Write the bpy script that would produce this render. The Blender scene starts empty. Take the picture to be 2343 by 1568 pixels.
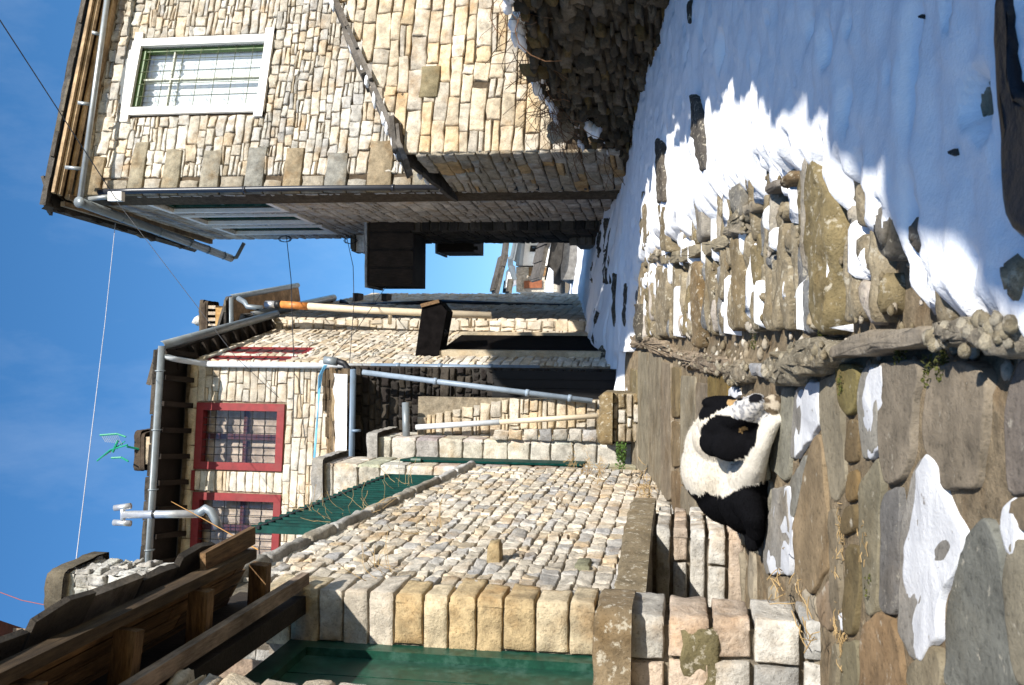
import bpy, math, random
import numpy as np
from mathutils import Matrix, Vector, noise as mn
R = math.radians
SC = bpy.context.scene
COL = SC.collection

# ------------------------------------------------------------------ camera frame (lens 36.6 mm, pitched up, held on its side)
F = 3050 * 2343 / 3000.0
TH = math.atan(500 / 3050.0)
RO = -0.0094
FW = np.array([0, math.cos(TH), math.sin(TH)])
U0 = np.array([0, -math.sin(TH), math.cos(TH)])
X0 = np.array([1.0, 0, 0])
CU = math.cos(RO) * X0 - math.sin(RO) * U0
CV = math.sin(RO) * X0 + math.cos(RO) * U0

def ray(dx, dy):
    return FW + (784 - dy) / F * CU + (1171.5 - dx) / F * CV

def at(dx, dy, Y):
    d = ray(dx, dy)
    return d * (Y / d[1])

def G(x, y):
    if y < 13: z = -1.13 + .133 * y
    elif y < 17: z = .599 + .2 * (y - 13)
    elif y < 19: z = 1.399 + .15 * (y - 17)
    else: z = 1.699 + .127 * (y - 19)
    k = min(max((y - 12.3) / 3.2, 0), 1)
    return z - .15 * (min(max(x, -2), 3) - .8) * k

def ong(dx, dy, off=0.0):
    d = ray(dx, dy)
    t = 1.0
    while t < 90:
        p = d * t
        if p[2] < G(p[0], p[1]) + off: break
        t *= 1.004
    lo, hi = t / 1.004, t
    for _ in range(24):
        m = (lo + hi) / 2
        p = d * m
        if p[2] > G(p[0], p[1]) + off: lo = m
        else: hi = m
    return d * lo

def gf(px, py, off=0.0):
    return ong(px / 1.2804, py / 1.2804, off)

class Fr:
    """a vertical wall plane: S along the wall, T up, N out of the wall"""
    def __init__(s, O, ang):
        s.O = np.array(O, float); s.ang = ang
        s.S = np.array([math.cos(ang), math.sin(ang), 0])
        s.T = np.array([0, 0, 1.0])
        s.N = np.array([math.sin(ang), -math.cos(ang), 0])
    def p(s, a, b, n=0.0):
        return s.O + s.S * a + s.T * b + s.N * n
    def px(s, dx, dy, n=0.0):
        d = ray(dx, dy)
        q = d * (((s.O + s.N * n) @ s.N) / (d @ s.N))
        return np.array([(q - s.O) @ s.S, (q - s.O)[2]])

# ------------------------------------------------------------------ mesh builder
class MB:
    def __init__(s):
        s.v = []; s.f = []; s.c = []; s.n = 0
    def add(s, verts, faces, col=(1, 1, 1)):
        verts = np.asarray(verts, float)
        s.v.append(verts)
        c = np.empty((len(verts), 4)); c[:, 3] = 1
        c[:, :3] = col
        s.c.append(c)
        n = s.n
        s.f += [tuple(i + n for i in f) for f in faces]
        s.n += len(verts)
    BOXF = [(0, 3, 2, 1), (4, 5, 6, 7), (0, 1, 5, 4), (1, 2, 6, 5), (2, 3, 7, 6), (3, 0, 4, 7)]
    def hexa(s, p, col=(1, 1, 1)):
        s.add(p, MB.BOXF, col)
    def fbox(s, fr, a0, a1, b0, b1, n0, n1, col=(1, 1, 1)):
        """box in a wall frame"""
        s.hexa([fr.p(a0, b0, n0), fr.p(a1, b0, n0), fr.p(a1, b0, n1), fr.p(a0, b0, n1),
                fr.p(a0, b1, n0), fr.p(a1, b1, n0), fr.p(a1, b1, n1), fr.p(a0, b1, n1)], col)
    def box(s, lo, hi, col=(1, 1, 1)):
        x0, y0, z0 = lo; x1, y1, z1 = hi
        s.hexa([(x0, y0, z0), (x1, y0, z0), (x1, y1, z0), (x0, y1, z0), (x0, y0, z1), (x1, y0, z1), (x1, y1, z1), (x0, y1, z1)], col)
    def beam(s, p0, p1, w, h, up=(0, 0, 1), col=(1, 1, 1)):
        p0 = np.array(p0, float); p1 = np.array(p1, float)
        d = p1 - p0; d /= np.linalg.norm(d)
        a = np.cross(d, up); a /= np.linalg.norm(a)
        b = np.cross(a, d)
        a = a * w / 2; b = b * h / 2
        s.hexa([p0 - a - b, p0 + a - b, p0 + a + b, p0 - a + b, p1 - a - b, p1 + a - b, p1 + a + b, p1 - a + b], col)
    def tube(s, pts, r, n=10, col=(1, 1, 1), cap=True, r2=None):
        pts = [np.array(p, float) for p in pts]
        rings = []
        prev = None
        for i, p in enumerate(pts):
            d = pts[min(i + 1, len(pts) - 1)] - pts[max(i - 1, 0)]
            d = d / np.linalg.norm(d)
            if prev is None:
                a = np.cross(d, (0.3, 0.2, 1.0) if abs(d[2]) < .9 else (1, 0, 0))
            else:
                a = prev - d * (prev @ d)
            a = a / np.linalg.norm(a); prev = a
            b = np.cross(d, a)
            rr = r if r2 is None else r + (r2 - r) * i / (len(pts) - 1)
            for k in range(n):
                t = 2 * math.pi * k / n
                rings.append(p + (a * math.cos(t) + b * math.sin(t)) * rr)
        f = []
        for i in range(len(pts) - 1):
            for k in range(n):
                k2 = (k + 1) % n
                f.append((i * n + k, i * n + k2, (i + 1) * n + k2, (i + 1) * n + k))
        if cap:
            f.append(tuple(range(n - 1, -1, -1))); f.append(tuple((len(pts) - 1) * n + k for k in range(n)))
        s.add(rings, f, col)
    def halfpipe(s, p0, p1, r, n=8, col=(1, 1, 1), out=(0, -1, 0)):
        """open gutter: half round trough with thickness"""
        p0 = np.array(p0, float); p1 = np.array(p1, float); o = np.array(out, float)
        vs = []
        for p in (p0, p1):
            for rr in (r, r * .86):
                for k in range(n + 1):
                    t = math.pi * k / n
                    vs.append(p + o * math.cos(t) * rr - np.array([0, 0, 1]) * math.sin(t) * rr)
        m = n + 1
        f = []
        for k in range(n):
            f.append((k, k + 1, 2 * m + k + 1, 2 * m + k))
            f.append((m + k, 3 * m + k, 3 * m + k + 1, m + k + 1))
            f.append((k, m + k, m + k + 1, k + 1)); f.append((2 * m + k, 2 * m + k + 1, 3 * m + k + 1, 3 * m + k))
        f.append((0, 2 * m, 3 * m, m)); f.append((n, m + n, 3 * m + n, 2 * m + n))
        s.add(vs, f, col)
    def build(s, name, mat, parent=None, smooth=False):
        me = bpy.data.meshes.new(name)
        V = np.concatenate(s.v); Cc = np.concatenate(s.c)
        me.from_pydata(V.tolist(), [], s.f)
        ca = me.color_attributes.new('Col', 'FLOAT_COLOR', 'POINT')
        ca.data.foreach_set('color', Cc.astype(np.float32).ravel())
        if smooth:
            me.polygons.foreach_set('use_smooth', [True] * len(me.polygons))
        me.update()
        o = bpy.data.objects.new(name, me)
        me.materials.append(mat)
        COL.objects.link(o)
        if parent is not None:
            o.parent = parent
            w = Matrix.Translation(parent.location)
            if parent.parent is not None: w = Matrix()
            o.matrix_parent_inverse = w.inverted()
        return o

def tag(o, label, cat, group=None, kind=None):
    if label: o['label'] = label
    if cat: o['category'] = cat
    if group: o['group'] = group
    if kind: o['kind'] = kind
    return o

def thing(name, label, cat, loc, group=None):
    o = bpy.data.objects.new(name, None)
    o.empty_display_size = .2
    o.location = tuple(float(v) for v in loc)
    COL.objects.link(o)
    return tag(o, label, cat, group)

# ------------------------------------------------------------------ materials
def newmat(name):
    m = bpy.data.materials.new(name); m.use_nodes = True
    nt = m.node_tree
    b = nt.nodes['Principled BSDF']
    return m, nt, b

def nd(nt, t, **kw):
    n = nt.nodes.new(t)
    for k, v in kw.items(): setattr(n, k, v)
    return n

def mapped(nt, scale=1.0, sc3=None):
    tc = nd(nt, 'ShaderNodeTexCoord')
    mp = nd(nt, 'ShaderNodeMapping')
    mp.inputs['Scale'].default_value = sc3 or (scale,) * 3
    nt.links.new(tc.outputs['Object'], mp.inputs['Vector'])
    return mp.outputs['Vector']

def noise_f(nt, vec, scale, detail=4, rough=.6):
    n = nd(nt, 'ShaderNodeTexNoise')
    n.inputs['Scale'].default_value = scale; n.inputs['Detail'].default_value = detail; n.inputs['Roughness'].default_value = rough
    nt.links.new(vec, n.inputs['Vector'])
    return n.outputs['Fac']

def ramp(nt, fac, stops):
    r = nd(nt, 'ShaderNodeValToRGB')
    e = r.color_ramp.elements
    while len(e) < len(stops): e.new(.5)
    for el, (p, c) in zip(e, stops):
        el.position = p
        el.color = (c, c, c, 1) if isinstance(c, (int, float)) else (*c, 1)
    nt.links.new(fac, r.inputs['Fac'])
    return r.outputs['Color']

def mixc(nt, a, b, fac=1.0, mode='MULTIPLY'):
    m = nd(nt, 'ShaderNodeMix', data_type='RGBA', blend_type=mode)
    for sock, v in ((m.inputs['Factor'], fac), (m.inputs['A'], a), (m.inputs['B'], b)):
        if hasattr(v, 'is_output'): nt.links.new(v, sock)
        elif isinstance(v, tuple): sock.default_value = (*v, 1)
        else: sock.default_value = v
    return m.outputs['Result']

def bump(nt, b, h, dist, strength=1.0, nrm=None):
    n = nd(nt, 'ShaderNodeBump')
    n.inputs['Distance'].default_value = dist; n.inputs['Strength'].default_value = strength
    nt.links.new(h, n.inputs['Height'])
    if nrm is not None: nt.links.new(nrm, n.inputs['Normal'])
    nt.links.new(n.outputs['Normal'], b.inputs['Normal'])
    return n.outputs['Normal']

def stone_mat(name, sc=6.0, lo=.62, hi=1.18, stain=(.55, .45, .32), stain_amt=.35, bd=.012, rough=.95, lichen=None, lth=.56):
    m, nt, b = newmat(name)
    v = mapped(nt)
    at_ = nd(nt, 'ShaderNodeAttribute', attribute_name='Col')
    c = at_.outputs['Color']
    f1 = noise_f(nt, v, sc, 6, .65)
    c = mixc(nt, c, ramp(nt, f1, [(.3, lo), (.7, hi)]))
    f2 = noise_f(nt, v, sc * .35, 5, .6)
    c = mixc(nt, c, mixc(nt, c, stain), ramp(nt, f2, [(.5, 0.0), (.72, stain_amt)]), 'MIX')
    c = mixc(nt, c, ramp(nt, noise_f(nt, v, .8, 5, .65), [(.36, .78), (.62, 1.08)]))
    f3 = noise_f(nt, v, sc * 7, 5, .75)
    c = mixc(nt, c, ramp(nt, f3, [(.28, .42), (.46, .98), (.8, 1.15)]))
    if lichen:
        f4 = noise_f(nt, v, sc * 2.2, 5, .7)
        c = mixc(nt, c, lichen, ramp(nt, f4, [(lth, 0.0), (lth + .08, .8)]), 'MIX')
    nt.links.new(c, b.inputs['Base Color'])
    b.inputs['Roughness'].default_value = rough
    b.inputs['Specular IOR Level'].default_value = .2
    h = mixc(nt, f1, f3, .5, 'ADD')
    bump(nt, b, h, bd, .9)
    return m

def plain(name, col, rough=.5, metal=0.0, spec=.4, var=.15, vs=9.0, bd=0.0, sc3=None, dirt=None):
    m, nt, b = newmat(name)
    v = mapped(nt, 1.0, sc3)
    f1 = noise_f(nt, v, vs, 6, .65)
    c = mixc(nt, col, ramp(nt, f1, [(.3, 1 - var * 1.6), (.7, 1 + var)]))
    if dirt:
        f2 = noise_f(nt, v, vs * .5, 7, .7)
        c = mixc(nt, c, dirt, ramp(nt, f2, [(.5, 0.0), (.7, .75)]), 'MIX')
    nt.links.new(c, b.inputs['Base Color'])
    b.inputs['Roughness'].default_value = rough
    b.inputs['Metallic'].default_value = metal
    b.inputs['Specular IOR Level'].default_value = spec
    if bd: bump(nt, b, f1, bd, .8)
    return m

def wood_mat(name, col, dark, sc3, bd=.004, rough=.85):
    m, nt, b = newmat(name)
    v = mapped(nt, 1, sc3)
    f1 = noise_f(nt, v, 5, 7, .7)
    f2 = noise_f(nt, mapped(nt, 1), 2.2, 5, .6)
    c = ramp(nt, f1, [(.3, dark), (.62, col)])
    c = mixc(nt, c, ramp(nt, f2, [(.35, .5), (.65, 1.15)]))
    at_ = nd(nt, 'ShaderNodeAttribute', attribute_name='Col')
    c = mixc(nt, c, at_.outputs['Color'])
    nt.links.new(c, b.inputs['Base Color'])
    b.inputs['Roughness'].default_value = rough
    b.inputs['Specular IOR Level'].default_value = .25
    bump(nt, b, f1, bd, .8)
    return m

def glass_mat(name, tint=(.85, .9, .9), refl=.1, fres=.6):
    m, nt, b = newmat(name)
    out = nt.nodes['Material Output']
    tr = nd(nt, 'ShaderNodeBsdfTransparent'); tr.inputs['Color'].default_value = (*tint, 1)
    gl = nd(nt, 'ShaderNodeBsdfGlossy'); gl.inputs['Roughness'].default_value = .03
    lw = nd(nt, 'ShaderNodeLayerWeight'); lw.inputs['Blend'].default_value = .25
    mp = nd(nt, 'ShaderNodeMath', operation='MULTIPLY_ADD')
    mp.inputs[1].default_value = fres; mp.inputs[2].default_value = refl
    nt.links.new(lw.outputs['Fresnel'], mp.inputs[0])
    mx = nd(nt, 'ShaderNodeMixShader')
    nt.links.new(mp.outputs[0], mx.inputs[0]); nt.links.new(tr.outputs[0], mx.inputs[1]); nt.links.new(gl.outputs[0], mx.inputs[2])
    nt.links.new(mx.outputs[0], out.inputs['Surface'])
    return m

def snow_mat(name, dirty=.0, gran=.006):
    m, nt, b = newmat(name)
    v = mapped(nt)
    f1 = noise_f(nt, v, 3.5, 6, .6)
    f2 = noise_f(nt, v, 60, 3, .7)
    c = ramp(nt, f1, [(.3, (.80 - dirty, .81 - dirty, .84 - dirty)), (.65, (.90 - dirty * .8, .905 - dirty * .8, .92 - dirty * .8))])
    if dirty:
        f3 = noise_f(nt, v, 26, 4, .6)
        c = mixc(nt, c, (.16, .14, .12), ramp(nt, f3, [(.66, 0.0), (.72, .8)]), 'MIX')
    nt.links.new(c, b.inputs['Base Color'])
    b.inputs['Roughness'].default_value = .7
    b.inputs['Specular IOR Level'].default_value = .3
    h = mixc(nt, f1, f2, .35, 'MIX')
    bump(nt, b, h, gran * 4, .5)
    return m

M = {}
M['limestone'] = stone_mat('limestone', 9, .55, 1.25, (.75, .55, .34), .75, .022)
M['limestone_fine'] = stone_mat('limestone_fine', 9, .68, 1.18, (.78, .6, .4), .6, .014)
M['rubble'] = stone_mat('rubble', 6, .5, 1.2, (.4, .42, .3), .6, .03)
M['paver'] = stone_mat('paver', 6, .6, 1.2, (.6, .48, .32), .7, .014, lichen=(.36, .33, .27), lth=.62)
M['cobble'] = stone_mat('cobble', 11, .55, 1.2, (.55, .42, .22), .6, .02, lichen=(.42, .38, .3))
M['conglomerate'] = stone_mat('conglomerate', 22, .45, 1.4, (.5, .4, .25), .5, .035, lichen=(.45, .4, .31))
M['slate'] = stone_mat('slate', 8, .5, 1.2, (.5, .42, .28), .5, .02)
M['mortar'] = stone_mat('mortar', 14, .5, 1.2, (.5, .4, .28), .5, .02)
M['dirt'] = stone_mat('dirt', 16, .45, 1.25, (.7, .5, .3), .5, .03)
M['snow'] = snow_mat('snow')
M['snow_old'] = snow_mat('snow_old', .40)
M['white_plaster'] = plain('white_plaster', (.78, .76, .73), .8, var=.08, bd=.003)
M['green_paint'] = plain('green_paint', (.06, .12, .025), .45, var=.2)
M['pale_timber'] = plain('pale_timber', (.42, .43, .36), .6, var=.2)
M['dark_green'] = plain('dark_green', (.006, .05, .03), .4, var=.3, dirt=(.05, .10, .08), vs=14)
M['sheet_green'] = plain('sheet_green', (.002, .036, .030), .55, var=.35, spec=.06)
M['red_paint'] = plain('red_paint', (.20, .012, .014), .6, var=.2, dirt=(.13, .03, .025))
M['black_iron'] = plain('black_iron', (.012, .012, .014), .5)
M['dark_pipe'] = plain('dark_pipe', (.02, .022, .03), .35, spec=.5)
M['grey_metal'] = plain('grey_metal', (.22, .25, .27), .45, .3, dirt=(.12, .11, .10))
M['zinc'] = plain('zinc', (.33, .35, .36), .4, .5, dirt=(.16, .15, .13))
M['pale_pipe'] = plain('pale_pipe', (.55, .58, .62), .4, var=.1, dirt=(.30, .28, .25))
M['blue_shade_pipe'] = plain('blue_shade_pipe', (.16, .22, .30), .4, var=.1, dirt=(.10, .11, .12))
M['cream_pipe'] = plain('cream_pipe', (.62, .52, .38), .5, var=.12, dirt=(.36, .28, .19))
M['orange_pipe'] = plain('orange_pipe', (.55, .2, .05), .5, var=.3)
M['blue_cable'] = plain('blue_cable', (.12, .36, .55), .5)
M['wire_dark'] = plain('wire_dark', (.03, .03, .035), .5)
M['wire_pale'] = plain('wire_pale', (.45, .45, .48), .5)
M['wire_orange'] = plain('wire_orange', (.5, .25, .06), .5)
M['wire_red'] = plain('wire_red', (.2, .06, .08), .5)
M['wood_brown'] = wood_mat('wood_brown', (.30, .175, .08), (.055, .03, .014), (1.2, 12, 12), .008)
M['wood_board'] = wood_mat('wood_board', (.23, .135, .065), (.035, .02, .01), (9, .8, 9), .008)
M['wood_grey'] = wood_mat('wood_grey', (.36, .27, .20), (.14, .10, .07), (12, 1.5, 12))
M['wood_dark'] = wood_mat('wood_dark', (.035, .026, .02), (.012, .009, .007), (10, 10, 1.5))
M['wood_old'] = wood_mat('wood_old', (.10, .065, .035), (.02, .013, .008), (9, .8, 9), .008)
M['curtain'] = plain('curtain', (.75, .74, .74), .9, var=.05)
M['curtain_yellow'] = plain('curtain_yellow', (.66, .60, .48), .9, var=.35, vs=4)
M['glass'] = glass_mat('glass', (.95, .97, .97), .06)
M['glass_dark'] = glass_mat('glass_dark', (.6, .6, .62), .12)
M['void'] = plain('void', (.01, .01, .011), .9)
M['twig'] = plain('twig', (.17, .085, .04), .9, var=.3)
M['straw'] = plain('straw', (.38, .26, .12), .9, var=.3)
M['leaf'] = plain('leaf', (.06, .12, .015), .7, var=.5, vs=40)
M['moss'] = plain('moss', (.07, .075, .012), .95, var=.6, vs=60, bd=.02)
M['antenna_green'] = plain('antenna_green', (.01, .25, .14), .4)
M['steel'] = plain('steel', (.55, .56, .58), .35, .6)
M['orange_shutter'] = plain('orange_shutter', (.2, .06, .02), .7, var=.2)
M['brick_red'] = plain('brick_red', (.16, .045, .035), .8, var=.3)

rnd = random.Random(7)

# ------------------------------------------------------------------ masonry
PAL_CREAM = [((.56, .50, .41), 5), ((.59, .55, .48), 4), ((.51, .48, .43), 3), ((.55, .46, .34), 1.5), ((.44, .42, .39), 1)]
PAL_WARM = [((.55, .46, .34), 5), ((.58, .51, .41), 4), ((.55, .43, .28), 2.5), ((.46, .41, .34), 1.5)]
PAL_YARD = [((.58, .51, .41), 5), ((.62, .56, .47), 4), ((.48, .45, .41), 2.5), ((.56, .46, .33), 2.5), ((.42, .40, .38), 1)]
PAL_GREY = [((.47, .43, .37), 5), ((.53, .49, .44), 4), ((.40, .38, .36), 3), ((.50, .40, .28), 3), ((.32, .31, .30), 1)]
PAL_PALE = [((.60, .53, .43), 6), ((.64, .59, .51), 4), ((.58, .48, .35), 2)]
PAL_DARK = [((.14, .12, .10), 4), ((.20, .17, .13), 3), ((.10, .09, .08), 2), ((.24, .18, .10), 1)]

def pick(pal, rg):
    t = rg.uniform(0, sum(w for _, w in pal))
    for c, w in pal:
        t -= w
        if t <= 0: break
    k = rg.uniform(.85, 1.12)
    return tuple(x * k for x in c)

def nz(x, y, z=0.0):
    return mn.noise(Vector((x, y, z)))

def stone_face(mb, fr, q, proud, back, col, rough, rg, nu=5, nv=4, bev=.012):
    """one dressed stone: q = 4 (s,t) corners, ll lr ur ul"""
    q = [np.array(c, float) for c in q]
    w = max(np.linalg.norm(q[1] - q[0]), .02); h = max(np.linalg.norm(q[3] - q[0]), .02)
    eu = min(bev / w, .2); ev = min(bev / h, .22)
    def params(e, n):
        return [0, e * .45, e * 1.25] + [e * 1.25 + (1 - 2.5 * e) * k / (n - 2) for k in range(1, n - 2)] + [1 - e * 1.25, 1 - e * .45, 1]
    us = params(eu, nu); vs = params(ev, nv)
    sd = rg.uniform(0, 500)
    tu = rg.uniform(-.35, .35) * rough; tv = rg.uniform(-.35, .35) * rough
    V = []
    A, B, C, D = q
    jb = min(h * .11, .018) if nu < 9 else .005
    nU, nV = len(us), len(vs)
    for j, v in enumerate(vs):
        for i, u in enumerate(us):
            p = (A * (1 - u) + B * u) * (1 - v) + (D * (1 - u) + C * u) * v
            edge = i in (0, nU - 1) or j in (0, nV - 1)
            ring = i in (1, nU - 2) or j in (1, nV - 2)
            n1 = nz(p[0] * 8 + sd, p[1] * 8, sd)
            p = p + np.array([nz(p[0] * 11, p[1] * 11 + sd, 3.1) + .5 * nz(p[0] * 34, p[1] * 34 + sd, 3.1), nz(p[0] * 11 + 7.7, p[1] * 11, sd) + .5 * nz(p[0] * 34, p[1] * 34, sd)]) * jb
            if edge: d = -back * .6
            else:
                d = proud + rough * (n1 + .55 * nz(p[0] * 23 + sd, p[1] * 23, 9) + .35 * nz(p[0] * 52 + sd, p[1] * 52, 4)) + tu * (u - .5) * 2 + tv * (v - .5) * 2
                if ring: d -= proud * .22
            V.append(fr.p(p[0], p[1], d))
    m = len(us)
    Fc = [(j * m + i, j * m + i + 1, (j + 1) * m + i + 1, (j + 1) * m + i) for j in range(len(vs) - 1) for i in range(m - 1)]
    mb.add(V, Fc, col)

def masonry(mb, fr, s0, s1, t0, t1, hr=(.12, .2), lr=(.2, .55), holes=(), lim=None, pal=PAL_CREAM, proud=.025, joint=.014, rough=.014,
            seed=1, wav=.012, back=.03, split=.12, slope=0.0, nu=5, nv=4, bev=.012, hole_fn=None):
    rg = random.Random(seed)
    ts = [t0]
    while ts[-1] < t1 - hr[0] * .6: ts.append(ts[-1] + rg.uniform(*hr))
    ts[-1] = max(ts[-1], t1)
    def line(k, s):
        return ts[k] + wav * nz(s * 1.3 + k * 5.3, k * 3.7 + seed, 1.7) * 2 + slope * (s - s0)
    for k in range(len(ts) - 1):
        tm = (ts[k] + ts[k + 1]) / 2
        a, b = (s0, s1) if lim is None else lim(tm)
        a = max(a, s0); b = min(b, s1)
        iv = [(a, b)]
        for (ha, hb, hc, hd) in holes:
            if hc < tm < hd:
                nv_ = []
                for (x, y) in iv:
                    if ha > x: nv_.append((x, min(y, ha)))
                    if hb < y: nv_.append((max(x, hb), y))
                iv = [z for z in nv_ if z[1] - z[0] > .02]
        for (a, b) in iv:
            if b - a < .03: continue
            s = a
            while s < b - 1e-6:
                L = rg.uniform(*lr) * (.75 if ts[k + 1] - ts[k] < sum(hr) / 2 else 1.1)
                e = s + L
                if b - e < lr[0] * .7: e = b
                g = joint * rg.uniform(.5, 1.3)
                def quad(u0, u1, f0, f1):
                    J = lambda: rg.uniform(-1, 1) * joint * .5
                    lo = lambda x: line(k, x) * (1 - f0) + line(k + 1, x) * f0
                    hi = lambda x: line(k, x) * (1 - f1) + line(k + 1, x) * f1
                    return [(u0 + g / 2 + J(), lo(u0) + g / 2 + J()), (u1 - g / 2 + J(), lo(u1) + g / 2 + J()),
                            (u1 - g / 2 + J(), hi(u1) - g / 2 + J()), (u0 + g / 2 + J(), hi(u0) - g / 2 + J())]
                pr = proud * rg.uniform(.7, 1.3)
                if rg.random() < split and e - s > .16:
                    f = rg.uniform(.35, .65)
                    stone_face(mb, fr, quad(s, e, 0, f), pr, back, pick(pal, rg), rough, rg, nu, nv, bev)
                    stone_face(mb, fr, quad(s, e, f, 1), proud * rg.uniform(.7, 1.3), back, pick(pal, rg), rough, rg, nu, nv, bev)
                else:
                    stone_face(mb, fr, quad(s, e, 0, 1), pr, back, pick(pal, rg), rough, rg, nu, nv, bev)
                s = e

def wallbox(mb, fr, s0, s1, t0, t1, n0, n1, holes=(), col=(.10, .075, .05)):
    xs = sorted({s0, s1, *[min(max(v, s0), s1) for h in holes for v in h[:2]]})
    ys = sorted({t0, t1, *[min(max(v, t0), t1) for h in holes for v in h[2:]]})
    for i in range(len(xs) - 1):
        for j in range(len(ys) - 1):
            cx, cy = (xs[i] + xs[i + 1]) / 2, (ys[j] + ys[j + 1]) / 2
            if any(a < cx < b and c < cy < d for a, b, c, d in holes): continue
            mb.fbox(fr, xs[i], xs[i + 1], ys[j], ys[j + 1], n0, n1, col)

# irregular slab with an outline on the ground
def slab(mb, pts, th, col, bev=.012, rough=.006, zoff=0.0, res=.04, dome=0.0, rg=rnd, base=None, tilt=None, jag=.5):
    """pts: world outline (x,y[,z]); z of top follows the ground + zoff + th"""
    P = [np.array(p[:2], float) for p in pts]
    ar = sum(P[i][0] * P[(i + 1) % len(P)][1] - P[(i + 1) % len(P)][0] * P[i][1] for i in range(len(P)))
    if ar < 0: P = P[::-1]
    out = []
    for i in range(len(P)):
        a, b = P[i], P[(i + 1) % len(P)]
        k = max(1, int(np.linalg.norm(b - a) / res))
        for j in range(k): out.append(a + (b - a) * j / k)
    n = len(out)
    # round the corners a little
    out = [(out[i - 1] + out[i] * 2 + out[(i + 1) % n]) / 4 for i in range(n)]
    out = [p + np.array([nz(p[0] * 11, p[1] * 11, 2.2), nz(p[0] * 11 + 9, p[1] * 11, 5.2)]) * bev * 1.3 * jag for p in out]
    c = sum(out) / n
    gz = base or G
    sd = rg.uniform(0, 300)
    size = max(np.linalg.norm(p - c) for p in out)
    mind = min(np.linalg.norm(p - c) for p in out)
    V = []
    tl = tilt or (0, 0)
    def top(p, k=0.0):
        return gz(p[0], p[1]) + zoff + th + dome * (1 - k * k) + rough * (nz(p[0] * 6 + sd, p[1] * 6, sd) * 2 + nz(p[0] * 19 + sd, p[1] * 19, sd)) + tl[0] * (p[0] - c[0]) + tl[1] * (p[1] - c[1])
    levels = [(1.0, 'b'), (1.0, 'm'), (None, 't'), (None, 'h'), (.72, 'i'), (.42, 'i'), (.18, 'i')]
    for lv, kind in levels:
        for p in out:
            if kind == 'b': V.append((p[0], p[1], gz(p[0], p[1]) + zoff - .05))
            elif kind == 'm': V.append((p[0], p[1], top(p, 1) - bev * .9))
            else:
                d = np.linalg.norm(p - c)
                s = max(0.5, 1 - bev / max(d, .01)) if kind == 't' else max(.45, 1 - 2.3 * bev / max(d, .01)) if kind == 'h' else lv * max(.5, 1 - bev / max(d, .01))
                pp = c + (p - c) * s
                V.append((pp[0], pp[1], top(pp, s if kind == 'i' else .95)))
    V.append((c[0], c[1], top(c, 0)))
    Fc = []
    L = len(levels)
    for l in range(L - 1):
        for i in range(n):
            j = (i + 1) % n
            Fc.append((l * n + i, l * n + j, (l + 1) * n + j, (l + 1) * n + i))
    for i in range(n):
        Fc.append(((L - 1) * n + i, (L - 1) * n + (i + 1) % n, L * n))
    mb.add(V, Fc, col)

def rock(mb, c, r, col, rg, n=8, m=6, rough=.25):
    """lumpy stone"""
    V = []; sd = rg.uniform(0, 400)
    for j in range(m + 1):
        th = math.pi * j / m
        for i in range(n):
            ph = 2 * math.pi * i / n
            d = np.array([math.sin(th) * math.cos(ph), math.sin(th) * math.sin(ph), math.cos(th)])
            k = 1 + rough * nz(d[0] * 1.6 + sd, d[1] * 1.6, d[2] * 1.6 + sd) * 2
            V.append(np.array(c) + d * np.array(r) * k)
    Fc = [(j * n + i, (j + 1) * n + i, (j + 1) * n + (i + 1) % n, j * n + (i + 1) % n) for j in range(m) for i in range(n)]
    mb.add(V, Fc, col)

def slate_course(mb, p0, p1, inward, w=(.25, .6), d=.45, th=(.025, .05), rg=rnd, lay=2, over=.06, pal=((.09, .08, .07), (.13, .115, .10), (.16, .14, .11)), drop=0.0):
    """layers of rough stone roofing slabs along an eave line p0-p1; inward = vector towards (and up) the roof"""
    p0 = np.array(p0, float); p1 = np.array(p1, float); iw = np.array(inward, float); iw /= np.linalg.norm(iw)
    L = np.linalg.norm(p1 - p0); e = (p1 - p0) / L
    up = np.cross(iw, e); up = up if up[2] > 0 else -up
    for l in range(lay):
        s = rg.uniform(-.02, .03) + .05 * l
        while s < L - .05:
            ww = min(rg.uniform(*w), L - s + rg.uniform(0, .04)); t = rg.uniform(*th); o = rg.uniform(-over, over) + l * .08
            a = p0 + e * s + iw * o + up * (l * .045 + rg.uniform(0, .012))
            b = a + e * (ww - .012)
            b2 = b + iw * rg.uniform(-.03, .03)
            mid = (a + b2) / 2 - iw * rg.uniform(-.01, .04)
            top = [x + up * t for x in (a, mid, b2, b2 + iw * d, a + iw * d)]
            bot = [a, mid, b2, b2 + iw * d, a + iw * d]
            col = rg.choice(pal); k = rg.uniform(.8, 1.2)
            mb.add(bot + top, [(0, 1, 2, 3, 4), (9, 8, 7, 6, 5), (0, 5, 6, 1), (1, 6, 7, 2), (2, 7, 8, 3), (3, 8, 9, 4), (4, 9, 5, 0)], tuple(x * k for x in col))
            s += ww

def sheet_roof(mb, a, b, c, d, th=.06, col=(.12, .11, .10)):
    a, b, c, d = [np.array(x, float) for x in (a, b, c, d)]
    n = np.cross(b - a, d - a); n /= np.linalg.norm(n)
    if n[2] < 0: n = -n
    mb.hexa([a, b, c, d, a + n * th, b + n * th, c + n * th, d + n * th], col)
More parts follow.
